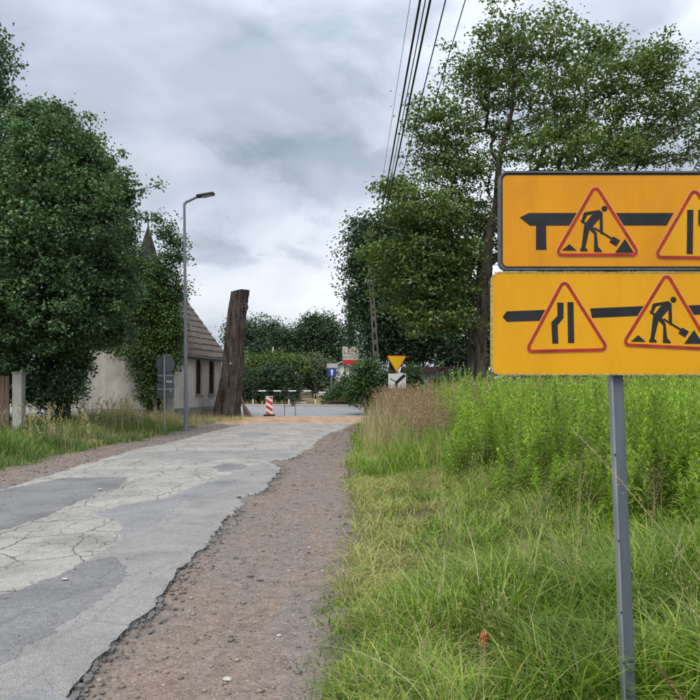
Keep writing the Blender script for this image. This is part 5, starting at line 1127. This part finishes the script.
x, y, r = field(4500, 50.0, 62.0, lambda y: -4.9 + 0 * y, lambda y: -0.6 + 0 * y, 413); k = (x < -4.2) | (x > -3.2); x, y = x[k], y[k]; grass('straw', 'dry tan grass on the slope beyond the guard rail', x, y, r.uniform(0.2, 0.55, len(x)), r.uniform(0.03, 0.05, len(x)), r.uniform(0.2, 0.8, len(x)), GM['straw'], 414, 3)
x, y, r = field(5000, 48.3, 60.0, lambda y: -14 + 0 * y, lambda y: 6 + 0 * y, 411); k = (x < -4.6) | (x > -2.2); x, y = x[k], y[k]; grass('grass', 'rough green grass beyond the far pavement', x, y, r.uniform(0.2, 0.6, len(x)), r.uniform(0.03, 0.05, len(x)), r.uniform(0.2, 0.8, len(x)), GM['matted'], 412, 3)

# red cap in the grass, and two single stalks close to the camera
rcx, rcy = G(483, 668); rc = empty('red_marker', (rcx, rcy, float(H(rcx, rcy)))); tag(rc, 'small red plastic-topped peg standing in the foreground grass', 'marker peg')
q = MB(); q.tube([(0, 0, -0.03), (0.003, 0, 0.10)], 0.015, 12); q.build('peg', simple('grey_green_plastic', (0.16, 0.17, 0.13), 0.6), rc)
q = MB(); q.tube([(0.003, 0, 0.09), (0.004, 0, 0.165), (0.004, 0, 0.174)], [0.018, 0.021, 0.015], 14); cp = q.build('cap', simple('bright_red_plastic', (0.62, 0.03, 0.025), 0.4, 0.1), rc, smooth=False)
for k in range(6):
    a = k * math.pi / 3; q = MB(); q.beam((0.003 + 0.018 * math.cos(a), 0.018 * math.sin(a), 0.095), (0.004 + 0.0215 * math.cos(a), 0.0215 * math.sin(a), 0.16), 0.005); q.build('rib', bpy.data.materials['bright_red_plastic'], cp)
def stalk(name, label, pts, seed, mat_s, mat_h, n_sp, head_t, spl, spw, rad=0.0016, spread=0.012):
    r = np.random.default_rng(seed); t = empty(name, tuple(pts[0])); tag(t, label, 'grass stalk'); o = Vector(pts[0]); P_ = [Vector(p) - o for p in pts]
    def bez(u):
        Q = P_
        while len(Q) > 1: Q = [a.lerp(b_, u) for a, b_ in zip(Q, Q[1:])]
        return Q[0]
    mb = MB(); mb.tube([bez(u) for u in np.linspace(0, 1, 25)], list(np.linspace(rad * 1.3, rad * 0.5, 25)), 6); mb.build('stem', mat_s, t)
    us = head_t + (1 - head_t) * r.uniform(0, 1, n_sp); c = np.array([bez(u) for u in us]); tg = np.array([(bez(min(1, u + 0.02)) - bez(u - 0.02)).normalized() for u in us])
    d = tg + r.normal(0, 0.22, (n_sp, 3)); d /= np.linalg.norm(d, axis=1)[:, None]; s = np.cross(d, r.normal(0, 1, (n_sp, 3))); s /= np.linalg.norm(s, axis=1)[:, None]; b2 = np.cross(d, s)
    c = c + r.normal(0, 1, (n_sp, 3)) * spread * (1.15 - us)[:, None] * 2
    V = np.stack([c - d * spl, c + s * spw, c + b2 * spw, c - s * spw, c - b2 * spw, c + d * spl], 1).reshape(-1, 3); b = np.arange(n_sp) * 6
    Fc = np.concatenate([np.stack([b, b + 1 + k, b + 1 + (k + 1) % 4], 1) for k in range(4)] + [np.stack([b + 5, b + 1 + (k + 1) % 4, b + 1 + k], 1) for k in range(4)])
    link('seed_head', np_mesh('seed_head', V, [Fc]), mat_h, t)
Ys = 2.45
stem_m = simple('pale_green_stem', (0.36, 0.36, 0.16), 0.6, 0.2, 30); head_m = simple('tan_seed_head', (0.40, 0.31, 0.19), 0.7, 0.3, 60)
stalk('grass_stalk', 'pale seeding grass stalk arching across in front of the grey signpost', [(1.72, Ys, 0.12), (1.45, Ys, 0.62), (1.12, Ys - 0.02, 1.10), tuple(P(571, 428, Ys))], 501, stem_m, head_m, 70, 0.72, 0.007, 0.0014, 0.002, 0.010)
stalk('dock_stalk', 'brown fuzzy seed spike slanting at the lower right corner', [tuple(P(706, 735, 2.5)), tuple(P(684, 700, 2.5)), tuple(P(654, 662, 2.5))], 502, stem_m, simple('brown_seed_spike', (0.15, 0.085, 0.05), 0.8, 0.4, 60), 160, 0.25, 0.006, 0.003, 0.0022, 0.004)
